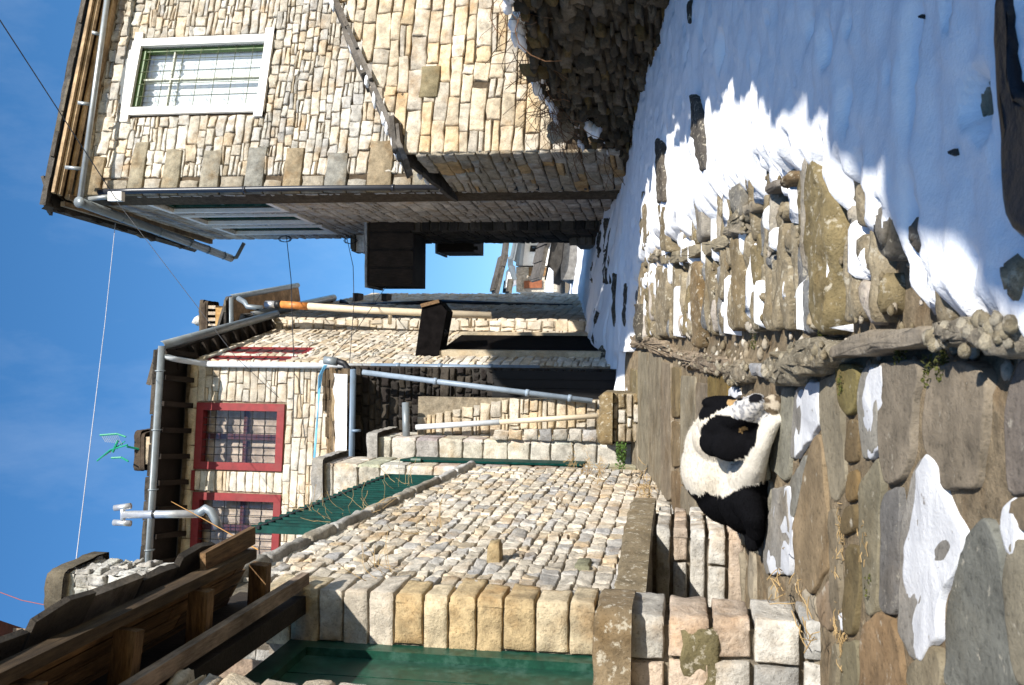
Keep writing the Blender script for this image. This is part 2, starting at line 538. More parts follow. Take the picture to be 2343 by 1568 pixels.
# ================================================================== right-hand stone house
C = np.array([2.205, 14.87, 0.0])
HF = Fr(C, R(17))
HS = Fr(C, math.atan2(-1, .044))
RC = at(103, 470, 14.3)                    # roof corner
WT = 9.22
house = thing('stone_house', 'tall pale stone house with white framed barred window and slate roof', 'house', C + np.array([0, 0, .9]))
o1 = HF.px(324, 110); o2 = HF.px(302, 250); o3 = HF.px(608, 97); o4 = HF.px(591, 240)
ws0 = (o2[0] + o4[0]) / 2; ws1 = (o1[0] + o3[0]) / 2; wt0 = (o3[1] + o4[1]) / 2; wt1 = (o1[1] + o2[1]) / 2
hole = (ws0, ws1, wt0, wt1)
big = (ws0 - .16, ws1 + .16, wt0 - .12, wt1 + .12)
mb = MB()
wallbox(mb, HF, -.0, 4.9, .3, WT + .3, -.35, -.012, [hole])
mb.build('wall_core', M['mortar'], house)
mb = MB()
masonry(mb, HF, .30, 4.75, 2.4, WT + .2, (.10, .185), (.16, .44), [big], pal=PAL_CREAM, seed=11, rough=.028, joint=.012, proud=.018, split=.25, wav=.02, bev=.014)
# corner stones: long green-grey slabs alternating with small blocks
rg = random.Random(5)
t = 2.4; k = 0
while t < WT + .1:
    h = rg.uniform(.26, .40) if k % 2 == 0 else rg.uniform(.28, .42)
    if k % 2 == 0:
        L = rg.uniform(.62, .92)
        c = rg.choice([(.27, .235, .17), (.31, .28, .22), (.25, .24, .21), (.29, .23, .15)])
        stone_face(mb, HF, [(0, t), (L, t + .01), (L, t + h - .02), (0, t + h - .02)], .035, .03, c, .006, rg)
        mb.v[-1] += HF.N * .012
    else:
        L = rg.uniform(.2, .3)
        stone_face(mb, HF, [(0, t), (L, t), (L, t + h - .02), (0, t + h - .02)], .03, .03, rg.choice([(.32, .28, .22), (.36, .33, .28), (.30, .25, .18)]), .02, rg)
    t += h; k += 1
mb.build('front_wall', M['limestone'], house, True)
# the alley side, in shade
sw = []
a_ = HS.px(500, 458); b_ = HS.px(545, 478); sw.append((b_[0], a_[0]))
a_ = HS.px(487, 491); b_ = HS.px(534, 507); sw.append((b_[0], a_[0]))
a_ = HS.px(594, 516); b_ = HS.px(617, 530); sw.append((b_[0], a_[0]))
st1 = HS.px(400, 470)[1]; st0 = HS.px(655, 470)[1]
st0, st1 = 6.45, 8.35
sholes = [(min(a, b), max(a, b), st0, st1) for a, b in sw]
SL = -4.6
mb = MB(); wallbox(mb, HS, SL, -.36, .3, WT + .3, -.35, -.012, sholes); mb.fbox(HF, 4.5, 4.9, .3, WT + .3, -4.8, -.36, (.16, .13, .1)); mb.build('side_core', M['mortar'], house)
mb = MB()
masonry(mb, HS, SL, -.02, .7, WT + .1, (.15, .22), (.3, .7), [(a - .1, b + .1, c - .06, d + .06) for a, b, c, d in sholes], pal=[((.46, .43, .40), 4), ((.52, .49, .46), 3), ((.40, .38, .36), 2)], seed=21, proud=.016, joint=.02, rough=.012)
mb.build('side_wall', M['limestone'], house, True)
# roof: eave slabs, boards, body
slope_in = np.array([0, 0, .38])
e1 = HF.S; e2 = -HS.S
fe0 = RC; fe1 = RC + e1 * 5.2
se1 = RC + e2 * 5.0
top_f0 = RC - HF.N * 2.2 + e1 * 1.5 + np.array([0, 0, .95])
roof = MB()
sheet_roof(roof, fe0, fe1, fe1 - HF.N * 3 + np.array([0, 0, 1.2]), fe0 - HF.N * 3 + e1 * 2.2 + np.array([0, 0, 1.2]), .08)
sheet_roof(roof, fe0, se1, se1 - HS.N * 3 + np.array([0, 0, 1.2]), fe0 - HF.N * 3 + e1 * 2.2 + np.array([0, 0, 1.2]), .08)
slate_course(roof, fe0 + e1 * .05, fe1, -HF.N + slope_in, (.25, .6), .5, (.03, .06), random.Random(3), 2, .04)
slate_course(roof, fe0 + e2 * .25, se1, -HS.N + slope_in, (.25, .6), .5, (.03, .06), random.Random(4), 2, .04)
rf = roof.build('roof', M['slate'], house)
bd = MB()
d_front = abs((RC - C) @ HF.N); d_side = abs((RC - C) @ HS.N)
for n0, n1, z in ((.02, .16, WT + .02), (.2, .3, WT + .06), (.34, .44, WT + .10), (.48, d_front - .03, WT + .15)):
    bd.fbox(HF, -.15, 4.9, z, z + .05, n0, n1 - .03, (1.25, 1.25, 1.25))
bd.fbox(HF, -.12, 4.9, WT + .2, WT + .22, 0, d_front - .02, (.1, .08, .06))  # gap shade and sun on the slats put into the board colours
for n0, n1, z in ((.02, .1, WT + .02), (.13, d_side - .03, WT + .1)):
    bd.fbox(HS, SL, .3, z, z + .07, n0, n1, (.8, .8, .8))
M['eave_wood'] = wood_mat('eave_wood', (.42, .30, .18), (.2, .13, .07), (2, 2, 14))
bd.build('eave_boards', M['eave_wood'], house)
# gutters
zg = HF.px(187, 440, .42)[1]; zg2 = HF.px(237, 4, .42)[1]
g = MB()
g.tube([HF.p(-.32, zg, .42), HF.p(4.2 + .7, zg + (zg2 - zg) * 1.15, .42)], .045, 12)
for s in (.25, 1.35, 2.6, 3.6):
    zs_ = zg + (zg2 - zg) * s / 4.1; g.beam(HF.p(s, zs_ + .03, .44), HF.p(s, zg + .30, .5), .03, .05, (1, 0, 0), (1.4, 1.4, 1.4))
g.build('front_gutter', M['zinc'], house, True)
g = MB(); q0 = at(182, 463, 14.35); q1 = at(580, 591, 19.6)
q1 = np.array([q1[0], q1[1], q0[2] - .02])
g.halfpipe(q0, q1, .075, 10, out=(-1, 0, 0))
for f in (.22, .45, .66, .8, .93): 
    c_ = q0 + (q1 - q0) * f
    g.tube([c_ + np.array([-.08, 0, 0]), c_ + np.array([-.06, 0, -.06]), c_ + np.array([0, 0, -.085]), c_ + np.array([.07, 0, -.05])], .01, 6)
g.tube([q1, q1 + np.array([.02, .05, -.1]), q1 + np.array([.3, 0, -.28])], .04, 8)
g.tube([q0 + np.array([0, -.02, 0]), q0 + np.array([0, .01, 0])], .085, 14)
g.build('side_gutter', M['grey_metal'], house, True)
g = MB()
g.tube([at(225, 440, 14.75), at(300, 437, 14.78), at(700, 431, 14.79), at(1408, 426, 14.8)], .042, 12)
for x_, y_ in ((560, 434), (900, 430), (1180, 428), (1230, 428), (1340, 427)): g.tube([at(x_ - 3, y_, 14.79), at(x_ + 3, y_, 14.79)], .054, 12)
g.build('downpipe', M['dark_pipe'], house, True)
# front window
win = MB()
def plaster(mb, a, b, c, d, n0, n1): mb.fbox(HF, a, b, c, d, n0, n1)
e = .13
plaster(win, ws0 - e, ws0, wt0, wt1, .0, .05); plaster(win, ws1, ws1 + e, wt0, wt1, .0, .05)
# top band with small ears and a shallow rise in the middle, bottom sill band
for i in range(10):
    a = ws0 - e - .12 + (ws1 - ws0 + 2 * e + .24) * i / 10; b = ws0 - e - .12 + (ws1 - ws0 + 2 * e + .24) * (i + 1) / 10
    rise = .11 * math.sin(math.pi * (i + .5) / 10) ** 2
    win.fbox(HF, a, b, wt1, wt1 + .13 + rise, 0, .055)
win.fbox(HF, ws0 - e - .1, ws1 + e + .1, wt0 - .13, wt0, 0, .07)
for s in (ws0 - e - .1, ws1 + e): win.fbox(HF, s, s + .1, wt0 - .13, wt0 + .02, .0, .06)
# reveals
win.fbox(HF, ws0 - .02, ws0, wt0, wt1, -.3, 0); win.fbox(HF, ws1, ws1 + .02, wt0, wt1, -.3, 0)
win.fbox(HF, ws0, ws1, wt0 - .02, wt0, -.3, 0); win.fbox(HF, ws0, ws1, wt1, wt1 + .02, -.3, 0)
wo = win.build('window', M['white_plaster'], house)
fm = MB(); fw = .055
fm.fbox(HF, ws0, ws0 + fw, wt0, wt1, -.14, -.06); fm.fbox(HF, ws1 - fw, ws1, wt0, wt1, -.14, -.06)
fm.fbox(HF, ws0 + fw, ws1 - fw, wt1 - fw * 1.2, wt1, -.14, -.02); fm.fbox(HF, ws0 + fw, ws1 - fw, wt0, wt0 + fw * .5, -.14, -.06)
mid = (ws0 + ws1) / 2
fm.build('window_frame', M['green_paint'], wo)
fm = MB(); fm.fbox(HF, mid - .014, mid + .014, wt0 + fw * .5, wt1 - fw * 1.2, -.14, -.07)
fm.fbox(HF, ws0 + fw, ws1 - fw, wt0 + (wt1 - wt0) * .74, wt0 + (wt1 - wt0) * .74 + .025, -.139, -.075)
fm.build('mullion', M['pale_timber'], wo)
br = MB()
for i in range(1, 5):
    s = ws0 + (ws1 - ws0) * i / 5; br.tube([HF.p(s, wt0, -.015), HF.p(s, wt1, -.015)], .0055, 6)
for i in range(1, 8):
    t_ = wt0 + (wt1 - wt0) * (i - .25) / 7.2; br.tube([HF.p(ws0, t_, -.03), HF.p(ws1, t_, -.03)], .0055, 6)
M['bar_green'] = plain('bar_green', (.09, .10, .05), .5)
br.build('window_bars', M['bar_green'], wo)
cu = MB(); n_ = 60; V = []
for i in range(n_ + 1):
    s = ws0 + (ws1 - ws0) * i / n_
    nn = -.24 + .018 * math.sin(i * .9) + .01 * math.sin(i * 2.3)
    V += [HF.p(s, wt0, nn), HF.p(s, wt1, nn)]
cu.add(V, [(2 * i, 2 * i + 2, 2 * i + 3, 2 * i + 1) for i in range(n_)])
cu.build('curtain', M['curtain'], wo, True)
gl = MB(); gl.fbox(HF, ws0, ws1, wt0, wt1, -.112, -.106); gl.build('pane', M['glass'], wo)
# side windows
for (a, b, c, d) in sholes:
    w = MB(); e = .09
    w.fbox(HS, a - e, a, c - e, d + e, -.02, .05); w.fbox(HS, b, b + e, c - e, d + e, -.02, .05)
    w.fbox(HS, a, b, d, d + e, -.02, .05); w.fbox(HS, a, b, c - e, c, -.02, .05)
    so = w.build('window', M['white_plaster'], house)
    w = MB(); f_ = .06
    w.fbox(HS, a, a + f_, c, d, -.12, -.03); w.fbox(HS, b - f_, b, c, d, -.12, -.03); w.fbox(HS, a + f_, b - f_, d - f_, d, -.12, -.03); w.fbox(HS, a + f_, b - f_, c, c + f_, -.12, -.03)
    w.fbox(HS, a + f_, b - f_, (c + d) / 2, (c + d) / 2 + .05, -.12, -.05)
    w.build('window_frame', M['dark_green'], so)
    w = MB(); w.fbox(HS, a, b, c, d, -.1, -.09); w.build('pane', M['glass_dark'], so)
    w = MB(); w.fbox(HS, a, b, c, d, -.3, -.26); w.build('curtain', M['void'], so)  # near-black backing stands in for the unlit room, no cloth
# junction box on the corner
jb = thing('junction_box', 'small white electric box with arm at corner under stone house eave', 'junction box', at(265, 452, 14.45))
m_ = MB(); c_ = at(266, 450, 14.45); m_.box(c_ - [.07, .05, .11], c_ + [.07, .05, .11]); m_.build('box_body', M['white_plaster'], jb)
m_ = MB(); m_.tube([at(200, 456, 14.5), at(235, 452, 14.5), at(256, 450, 14.5)], .035, 10); m_.build('bracket', M['zinc'], jb, True)

# ================================================================== annex against the house
AF = Fr((2.47, 13.3, 0), R(17))
aA = AF.px(930, 345); aB = AF.px(780, 0)
annex = thing('stone_annex', 'low cream stone annex with sloping slab coping and one grey green stone', 'annex', (2.47, 13.3, 1.2))
tl = lambda s: aA[1] + (aB[1] - aA[1]) * (s - aA[0]) / (aB[0] - aA[0])
ASD = Fr((2.47, 13.3, 0), math.atan2(13.3 - 14.95, 2.47 - 2.19))
mb = MB(); P_ = []
for a_, b_ in ((AF.p(.02, 0, -.012), AF.p(5, 0, -.012)), (ASD.p(-1.6, 0, -.014), AF.p(5, 0, -1.4))):
    P_ += [a_ + [0, 0, .3], b_ + [0, 0, .3], b_ + [0, 0, tl(5) - .05], a_ + [0, 0, tl(0.02) - (.05 if len(P_) == 0 else .4)]]
mb.add(P_, [(0, 1, 2, 3), (7, 6, 5, 4), (0, 4, 5, 1), (1, 5, 6, 2), (2, 6, 7, 3), (3, 7, 4, 0)], (.10, .075, .05))
mb.build('wall_core', M['mortar'], annex)
mb = MB()
inv = lambda t: max(0, (t - aA[1]) / ((aB[1] - aA[1]) / (aB[0] - aA[0])))
masonry(mb, AF, 0, 4.2, 1.5, 5.0, (.12, .215), (.2, .6), [(.95, 1.05, 2.62, 2.76)], lim=lambda t: (inv(t), 4.2), pal=PAL_WARM, seed=33, rough=.030, joint=.012, proud=.02, split=.15, wav=.02, bev=.014)
rg = random.Random(9)
q0 = AF.px(1003, 225); q1 = AF.px(965, 155)
stone_face(mb, AF, [(q0[0], q0[1]), (q1[0], q0[1]), (q1[0], q1[1]), (q0[0], q1[1])], .045, .0, (.24, .20, .12), .01, rg)
mb.build('front_wall', M['limestone'], annex, True)
ASD = Fr((2.47, 13.3, 0), math.atan2(13.3 - 14.95, 2.47 - 2.19))
mb = MB()
tls = lambda s: aA[1] + .2 * s
masonry(mb, ASD, -1.62, -.0, .8, 3.5, (.13, .2), (.2, .5), [], lim=lambda t: (max(-1.62, (t - aA[1] + .04) / .22), 0) if t > 3.1 else (-1.62, 0), pal=[((.45, .40, .33), 4), ((.42, .36, .27), 3), ((.5, .34, .17), 1)], seed=34, rough=.02)
mb.build('side_wall', M['limestone'], annex, True)
cp = MB()
up = np.array([0, 0, 1.0])
pa = AF.p(-.12, tl(-.12) + .02, .1); pb = AF.p(4.2, tl(4.2) + .02, .1)
slate_course(cp, pa, pb, -AF.N + up * .1, (.35, .8), .5, (.04, .08), random.Random(8), 2, .04, ((.10, .09, .08), (.15, .13, .11), (.2, .18, .16)))
pc = ASD.p(.1, aA[1] + .02, .1); pd = ASD.p(-1.75, aA[1] - .33, .1)
slate_course(cp, pd, pc, -ASD.N + up * .15, (.3, .7), .5, (.04, .08), random.Random(18), 2, .04)
cp.build('coping', M['slate'], annex)
sn = MB()
for i in range(26):
    f = rnd.random(); p = pa + (pb - pa) * f + np.array([0, 0, .10]) - AF.N * .1
    L = rnd.uniform(.1, .35)
    d_ = (pb - pa) / np.linalg.norm(pb - pa)
    rock(sn, p, (.0 + L * .5, .07, .035), (1, 1, 1), rnd, 8, 5, .2)
for i in range(7):
    f = .1 + .8 * rnd.random(); p = pc + (pd - pc) * f + np.array([0, 0, .10]) - ASD.N * .02
    rock(sn, p, (.05, .13, .022), (1, 1, 1), rnd, 8, 5, .2)
tag(sn.build('snow_on_coping', M['snow'], None, True), 'thin white snow lying along the slab coping of the annex', 'snow', kind='stuff')

# ================================================================== retaining wall in the shade, right edge of the street
RWA = math.atan2(8.75 - 13.9, 2.86 - 2.46)
RW = Fr((2.46, 13.9, 0), RWA)
prof = [tuple(RW.px(*p)) for p in ((1385, 340), (1330, 325), (1290, 310), (1262, 250), (1232, 190), (1200, 110), (1170, 20), (1160, -10))]
prof = [(-.15, prof[0][1])] + prof + [(7, 1.38), (8.9, 1.32), (10.95, 1.65), (12.7, 1.85), (14.9, 2.32), (16, 2.58), (20, 3.2)]
px_ = [p[0] for p in prof]; py_ = [p[1] for p in prof]
def rtop(s): return float(np.interp(s, px_, py_)) + (0 if s < 6.6 else .13 * nz(s * 1.9, 1.5) + .08 * nz(s * 6, 4.4))
def gz(s):
    p = RW.p(s, 0); return G(p[0], p[1])
ret = thing('retaining_wall', 'dark rough rubble retaining wall in shade beside snowy street', 'wall', (2.86, 8.75, 0))
mb = MB()
N_ = 160; V = []
for i in range(N_ + 1):
    s = -.15 + 20 * i / N_
    V += [RW.p(s, gz(s) - .3, -.03), RW.p(s, rtop(s) - .05, -.06), RW.p(s, rtop(s) - .05, -1.6), RW.p(s, gz(s) - .3, -1.6)]
mb.add(V, [(4 * i + k, 4 * i + 4 + k, 4 * i + 4 + (k + 1) % 4, 4 * i + (k + 1) % 4) for i in range(N_) for k in range(4)] + [(0, 1, 2, 3), (4 * N_ + 3, 4 * N_ + 2, 4 * N_ + 1, 4 * N_)], (.07, .06, .05))
mb.build('wall_core', M['rubble'], ret)
mb = MB(); rg = random.Random(77)
t = -1.3
while t < 3.2:
    h = rg.uniform(.06, .13); s = -.15
    while s < 8.6:
        L = rg.uniform(.1, .34) if s < 6.5 else .9
        if gz(s) - .08 < t and t + h * .5 < rtop(s + L / 2):
            t_o = t; t += .09 * nz(s * 1.7, t_o * 1.3, 6) + rg.uniform(-.03, .03); hh = h; h = h * rg.uniform(.7, 1.5)
            q = [(s + rg.uniform(0, .02), t + rg.uniform(-.02, .02)), (s + L - rg.uniform(.01, .03), t + rg.uniform(-.02, .02)), (s + L - rg.uniform(.01, .03), t + h - rg.uniform(0, .03)), (s + rg.uniform(0, .02), t + h - rg.uniform(0, .03))]
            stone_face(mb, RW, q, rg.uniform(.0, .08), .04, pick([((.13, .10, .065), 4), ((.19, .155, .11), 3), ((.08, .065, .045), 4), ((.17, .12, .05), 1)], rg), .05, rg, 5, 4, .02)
            t = t_o; h = hh
        s += L
    t += h
mb.build('stones', M['rubble'], ret, True)
# snow on the wall top, twigs
sn = MB(); rg = random.Random(2)
for k in range(60):
    s = rg.uniform(.3, 6.2); 
    if nz(s * 1.1, 4.0) < -.15: continue
    p = RW.p(s, rtop(s) + rg.uniform(-.05, .04), rg.uniform(-.16, .06))
    rock(sn, p, (rg.uniform(.04, .1), rg.uniform(.1, .24), rg.uniform(.02, .05)), (1, 1, 1), rg, 9, 6, .2)
for px, py in ((1320, 275), (1345, 285), (1365, 300), (1335, 262), (1350, 296)):
    p = at(px, py, 12.3); rock(sn, p, (.09, .12, .05), (1, 1, 1), rg, 9, 6, .35)
tag(sn.build('snow_on_wall', M['snow'], None, True), 'patches of snow along the top of the dark rubble wall', 'snow', kind='stuff')
tw = MB()
for k in range(420):
    s = rg.gauss(1.6, 1.0) if k % 3 else rg.uniform(.2, 6.2)
    s = min(max(s, .05), 6.3)
    p = RW.p(s, rtop(s) - .05, rg.uniform(-.5, .08)); pts = [p]
    d = np.array([rg.uniform(-1, .6), rg.uniform(-.8, .8), rg.uniform(.2, 1.4)]); L = rg.uniform(.05, .15)
    for j in range(5):
        d = d + np.array([rg.uniform(-.5, .5), rg.uniform(-.5, .5), rg.uniform(-.75, .2)]); d /= np.linalg.norm(d)
        pts.append(pts[-1] + d * L)
    tw.tube(pts, rg.uniform(.002, .0045), 4, cap=False)
tag(tw.build('dry_brambles', M['twig']), 'dry brown bramble stems tangled along top of dark rubble wall', 'brambles', kind='stuff')
hg = MB(); rock(hg, at(1283, 298, 12.2), (.16, .1, .17), (.36, .29, .2), random.Random(12), 8, 6, .2)
tag(hg.build('loose_stone', M['cobble']), 'pale angular loose stone among brambles on the dark wall end', 'stone')

oh = thing('sun_block', 'added, unseen, stone-faced outhouse on the terrace right of the street', 'shade_block', (4.3, 9, 1))
mb = MB(); mb.box((3.95, 7.5, -.5), (4.7, 10.3, 6.3), (.45, .38, .28)); mb.build('wall', M['limestone'], oh)  # block added out of view to shade the alley snow and lower walls
mb = MB(); slate_course(mb, (3.85, 7.4, 6.3), (3.85, 10.4, 6.3), (1, 0, .25), (.3, .6), .95, (.04, .06), random.Random(2), 2, .04); mb.build('roof', M['slate'], oh)
mb = MB(); masonry(mb, Fr((3.94, 10.3, 0), -math.pi / 2), 0, 2.8, .8, 6.2, (.14, .22), (.25, .6), pal=PAL_WARM, seed=201, proud=.02); mb.build('street_wall', M['limestone'], oh, True)
# ================================================================== left: yard wall, door, canopy, landing
LW = Fr((-1.45, 5.7, 0), math.atan2(5.95, .10))
cN = LW.px(625, 1285); cF = LW.px(1080, 1070)
SF = cF[0]
ctop = lambda s: cN[1] + (cF[1] - cN[1]) * (s - cN[0]) / (cF[0] - cN[0])
yard = thing('yard_wall', 'long sunlit rubble yard wall with stone coping beside the dog', 'wall', (-1.45, 5.7, -.3))
mb = MB(); V = []
for i in range(13):
    s = -.0 + (SF + .1) * i / 12; p = LW.p(s, 0); z0 = G(p[0], p[1]) - .3
    V += [LW.p(s, z0, -.012), LW.p(s, ctop(s) - .04, -.012), LW.p(s, ctop(s) - .04, -.34), LW.p(s, z0, -.34)]
mb.add(V, [(4 * i + k, 4 * i + 4 + k, 4 * i + 4 + (k + 1) % 4, 4 * i + (k + 1) % 4) for i in range(12) for k in range(4)] + [(0, 1, 2, 3), (51, 50, 49, 48)], (.2, .17, .13))
mb.build('wall_core', M['mortar'], yard)
mb = MB()
masonry(mb, LW, .22, SF + .05, -.5, 2.75, (.075, .125), (.10, .27), [], lim=lambda t: (.22, SF + .05) if t < ctop(SF) else (.22, max(.25, cN[0] + (t - cN[1]) * (cF[0] - cN[0]) / (cF[1] - cN[1]))),
        pal=PAL_YARD, seed=41, proud=.018, joint=.006, rough=.018, split=.06, bev=.008, nu=7, nv=6, wav=.012, back=.014)
st_ = LW.px(1130, 1288)
rgx = random.Random(3)
stone_face(mb, LW, [(st_[0] - .07, st_[1] - .05), (st_[0] + .09, st_[1] - .05), (st_[0] + .09, st_[1] + .04), (st_[0] - .07, st_[1] + .04)], .14, .0, (.36, .28, .16), .02, rgx)
st_ = LW.px(1335, 1300)
stone_face(mb, LW, [(st_[0] - .13, st_[1] - .05), (st_[0] + .1, st_[1] - .05), (st_[0] + .1, st_[1] + .05), (st_[0] - .13, st_[1] + .05)], .045, .0, (.27, .26, .17), .004, rgx)
mb.build('wall_face', M['limestone'], yard, True)
# quoins of the doorway (faces camera) and their return on the street side
JF = Fr((-1.45, 5.7, 0), 0.0)
mb = MB(); rg = random.Random(15)
t = .12
while t < 2.32:
    h = rg.uniform(.135, .185)
    c = pick([((.52, .39, .22), 4), ((.56, .46, .31), 3), ((.50, .44, .36), 2)], rg)
    dJ = rg.uniform(.25, .31); dS = rg.uniform(.2, .42)
    stone_face(mb, JF, [(-dJ, t + .003), (-.004, t + .003), (-.004, t + h - .004), (-dJ, t + h - .004)], .024, .016, c, .010, rg, 9, 7, .006)
    stone_face(mb, LW, [(-.025, t + .006), (dS, t + .006), (dS, t + h - .008), (-.025, t + h - .008)], .034, .03, tuple(x * 1.05 for x in c), .010, rg, 9, 7, .006)
    t += h
mb.build('quoins', M['limestone'], yard, True)
# mortar reveal
mb = MB(); mb.fbox(JF, -.36, -.02, -.1, 2.34, -.3, -.004, (.36, .31, .25)); mb.build('jamb', M['mortar'], yard)
cp = MB(); rg = random.Random(6)
s = -.1
while s < SF:
    L = rg.uniform(.4, .8); L = min(L, SF - s + .02)
    V = []
    for (a, n) in ((s, .06), (s + L - .012, .06), (s + L - .012, -.36), (s, -.36)):
        V.append(LW.p(a, ctop(a) - .03 + rg.uniform(-.01, .01), n + rg.uniform(-.012, .012)))
    k = 7
    stone = []
    fr2 = LW
    # front edge as a rough bar
    stone_face(cp, LW, [(s, ctop(s) - .05), (s + L - .01, ctop(s + L) - .05), (s + L - .01, ctop(s + L) + .05), (s, ctop(s) + .05)], .07, .06, pick([((.42, .40, .37), 3), ((.5, .48, .45), 2), ((.36, .33, .28), 2)], rg), .02, rg, 9, 5, .02)
    cp.hexa([LW.p(s, ctop(s) - .045, .0), LW.p(s + L - .01, ctop(s + L) - .045, .0), LW.p(s + L - .01, ctop(s + L) - .045, -.36), LW.p(s, ctop(s) - .045, -.36),
             LW.p(s, ctop(s) + .046, .0), LW.p(s + L - .01, ctop(s + L) + .046, .0), LW.p(s + L - .01, ctop(s + L) + .05, -.36), LW.p(s, ctop(s) + .05, -.36)], (.42, .40, .37))
    s += L
cp.build('coping', M['slate'], yard, True)

# door
door = thing('green_door', 'dark green timber door and frame set deep in the yard wall', 'door', (-1.76, 5.0, .3))
DW = Fr((-1.76, 5.7, 0), math.atan2(5.95, .10))
mb = MB(); mb.fbox(DW, -.14, -.005, .32, 2.2, -.03, .05); mb.fbox(DW, -1.3, -1.17, .32, 2.2, -.03, .05); mb.fbox(DW, -1.17, -.14, 2.06, 2.2, -.03, .05); mb.build('door_frame', M['dark_green'], door)
mb = MB()
for i in range(7):
    a = -1.17 + 1.03 * i / 7; mb.fbox(DW, a + .003, a + 1.03 / 7 - .003, .32, 2.06, -.03, .005 + .002 * (i % 2))
mb.build('door_leaf', M['dark_green'], door)
# near jamb of the doorway and wall towards the camera
nj = thing('doorway_pier', 'sunlit cream stone pier on near side of the green door', 'wall', (-1.46, 4.4, 0))
NW = Fr((-1.472, 4.24, 0), math.atan2(5.95, .10))
mb = MB(); mb.fbox(NW, -2.2, -.02, -.9, 2.3, -.34, -.0, (.2, .17, .13)); mb.build('wall_core', M['mortar'], nj)
mb = MB(); masonry(mb, NW, -2.2, 0, -.9, 2.3, (.14, .19), (.2, .45), pal=PAL_WARM, seed=61, proud=.03, rough=.02, bev=.02); mb.build('wall_face', M['limestone'], nj, True)

# canopy over the door
can = thing('door_canopy', 'timber canopy with exposed joists and stone slabs over the green door', 'canopy', (-1.2, 4.4, 2.3))
ex, ez = -1.12, 2.27
mb = MB(); rg = random.Random(21)
y0, y1 = 2.6, 5.45
# boards run along the canopy
for i in range(4):
    x0 = -1.5 + .08 * i; z0 = 2.49 - .040 * i
    ya = y0
    while ya < y1 - .05:
        yb = min(ya + rg.uniform(.8, 1.5), y1 - rg.uniform(0, .1)); k = rg.uniform(.55, 1.2); dz = rg.uniform(-.006, .006)
        mb.hexa([(x0, ya, z0 + dz), (x0 + .074, ya, z0 - .04 + dz), (x0 + .074, yb - .006, z0 - .04), (x0, yb - .006, z0), (x0, ya, z0 + .025), (x0 + .074, ya, z0 - .015), (x0 + .074, yb - .006, z0 - .015), (x0, yb - .006, z0 + .025)], (k, k * .97, k * .92))
        ya = yb
mb.build('boards', M['wood_board'], can)
for y in (5.36, 4.66, 3.98, 3.32):
    j = MB(); k = rg.uniform(.7, 1.1); p0 = np.array([-1.5, y + rg.uniform(-.02, .02), 2.27]); p1 = np.array([-1.21 + rg.uniform(-.02, .02), y + rg.uniform(-.02, .02), 2.25]); j.beam(p0, p1, .07, .10, col=(k, k, k)); j.build('joist', M['wood_brown'], can)
j = MB(); j.beam((-1.15, y0, ez + .02), (-1.15, 5.3, ez + .02), .05, .085); j.build('fascia', M['wood_old'], can)
j = MB(); j.beam((-1.09, 4.78, ez + .035), (-1.065, 5.38, ez + .035), .095, .03); j.build('fascia', M['wood_board'], can)
j = MB(); j.beam((-1.40, y0, 2.15), (-1.385, 5.78, 2.15), .075, .045); j.build('lintel', M['wood_grey'], can)
j = MB(); j.box((-1.56, y0, 2.11), (-1.46, 5.7, 2.52)); j.build('gap_board', M['wood_dark'], can)  # dark board closing the gap, standing in for shade under the joists
j = MB()
slate_course(j, (-1.075, y0, ez + .085), (-1.075, 5.0, ez + .085), (-.45, 0, .22), (.2, .5), .45, (.025, .05), random.Random(31), 3, .045, ((.06, .05, .04), (.09, .075, .06), (.13, .11, .09)))
j.build('slab_roof', M['slate'], can)
sn = MB()
for (px, py, y) in ((100, 1440, 3.9), (300, 1400, 4.4), (335, 1378, 4.55)):
    p = at(px, py, y); p[2] = max(p[2], 2.44); rock(sn, (p[0], p[1], 2.44), (.05, .09, .02), (1, 1, 1), rg, 8, 5, .2)
tag(sn.build('snow_on_canopy', M['snow'], None, True), 'small snow remnants on the slab roof of the door canopy', 'snow', kind='stuff')

# landing by the door
def block(name, label, fx, sy, s0, sd, top, pal, seed, base_off=.2, hr=(.085, .115)):
    """a stone pier: corner (fx, sy); camera face goes left by s0, street face goes back by sd"""
    t_ = thing(name, label, 'step', (fx, sy, G(fx, sy)))
    zb = G(fx, sy) - base_off
    F1 = Fr((fx, sy, 0), 0.0); F2 = Fr((fx, sy, 0), math.pi / 2)
    m_ = MB(); m_.fbox(F1, -s0, -.02, zb, top, -sd, -.012, (.2, .17, .13)); m_.build('core', M['mortar'], t_)
    m_ = MB(); rg = random.Random(seed)
    t = zb
    while t < top - .03:
        h = min(rg.uniform(*hr), top - t)
        if top - t - h < .05: h = top - t
        a = -s0
        while a < -.01:
            L = rg.uniform(.24, .5)
            b = a + L
            if -b < .12: b = 0
            c = pick(pal, rg)
            stone_face(m_, F1, [(a + .008, t + .01), (min(b, -.002) - (.006 if b < 0 else -.0), t + .01), (min(b, -.002) - (.006 if b < 0 else 0), t + h - .008), (a + .008, t + h - .008)], .022, .03, c, .013, rg, 10, 7, .007)
            a = b
        a = -.02
        while a < sd:
            b = a + rg.uniform(.25, .5)
            if sd - b < .1: b = sd
            stone_face(m_, F2, [(a + .004, t + .01), (b - .008, t + .01), (b - .008, t + h - .008), (a + .004, t + h - .008)], .028, .03, tuple(x * 1.03 for x in c), .013, rg, 10, 7, .007)
            a = b
        t += h
    m_.build('stones', M['limestone'], t_, True)
    return t_
PAL_STEP = [((.56, .53, .48), 5), ((.50, .47, .42), 3), ((.52, .42, .33), 2), ((.34, .33, .31), 1)]
bA = block('landing_pier', 'far stone pier of door landing touching the sleeping dog', -1.06, 5.9, .42, .8, .205, PAL_STEP, 71)
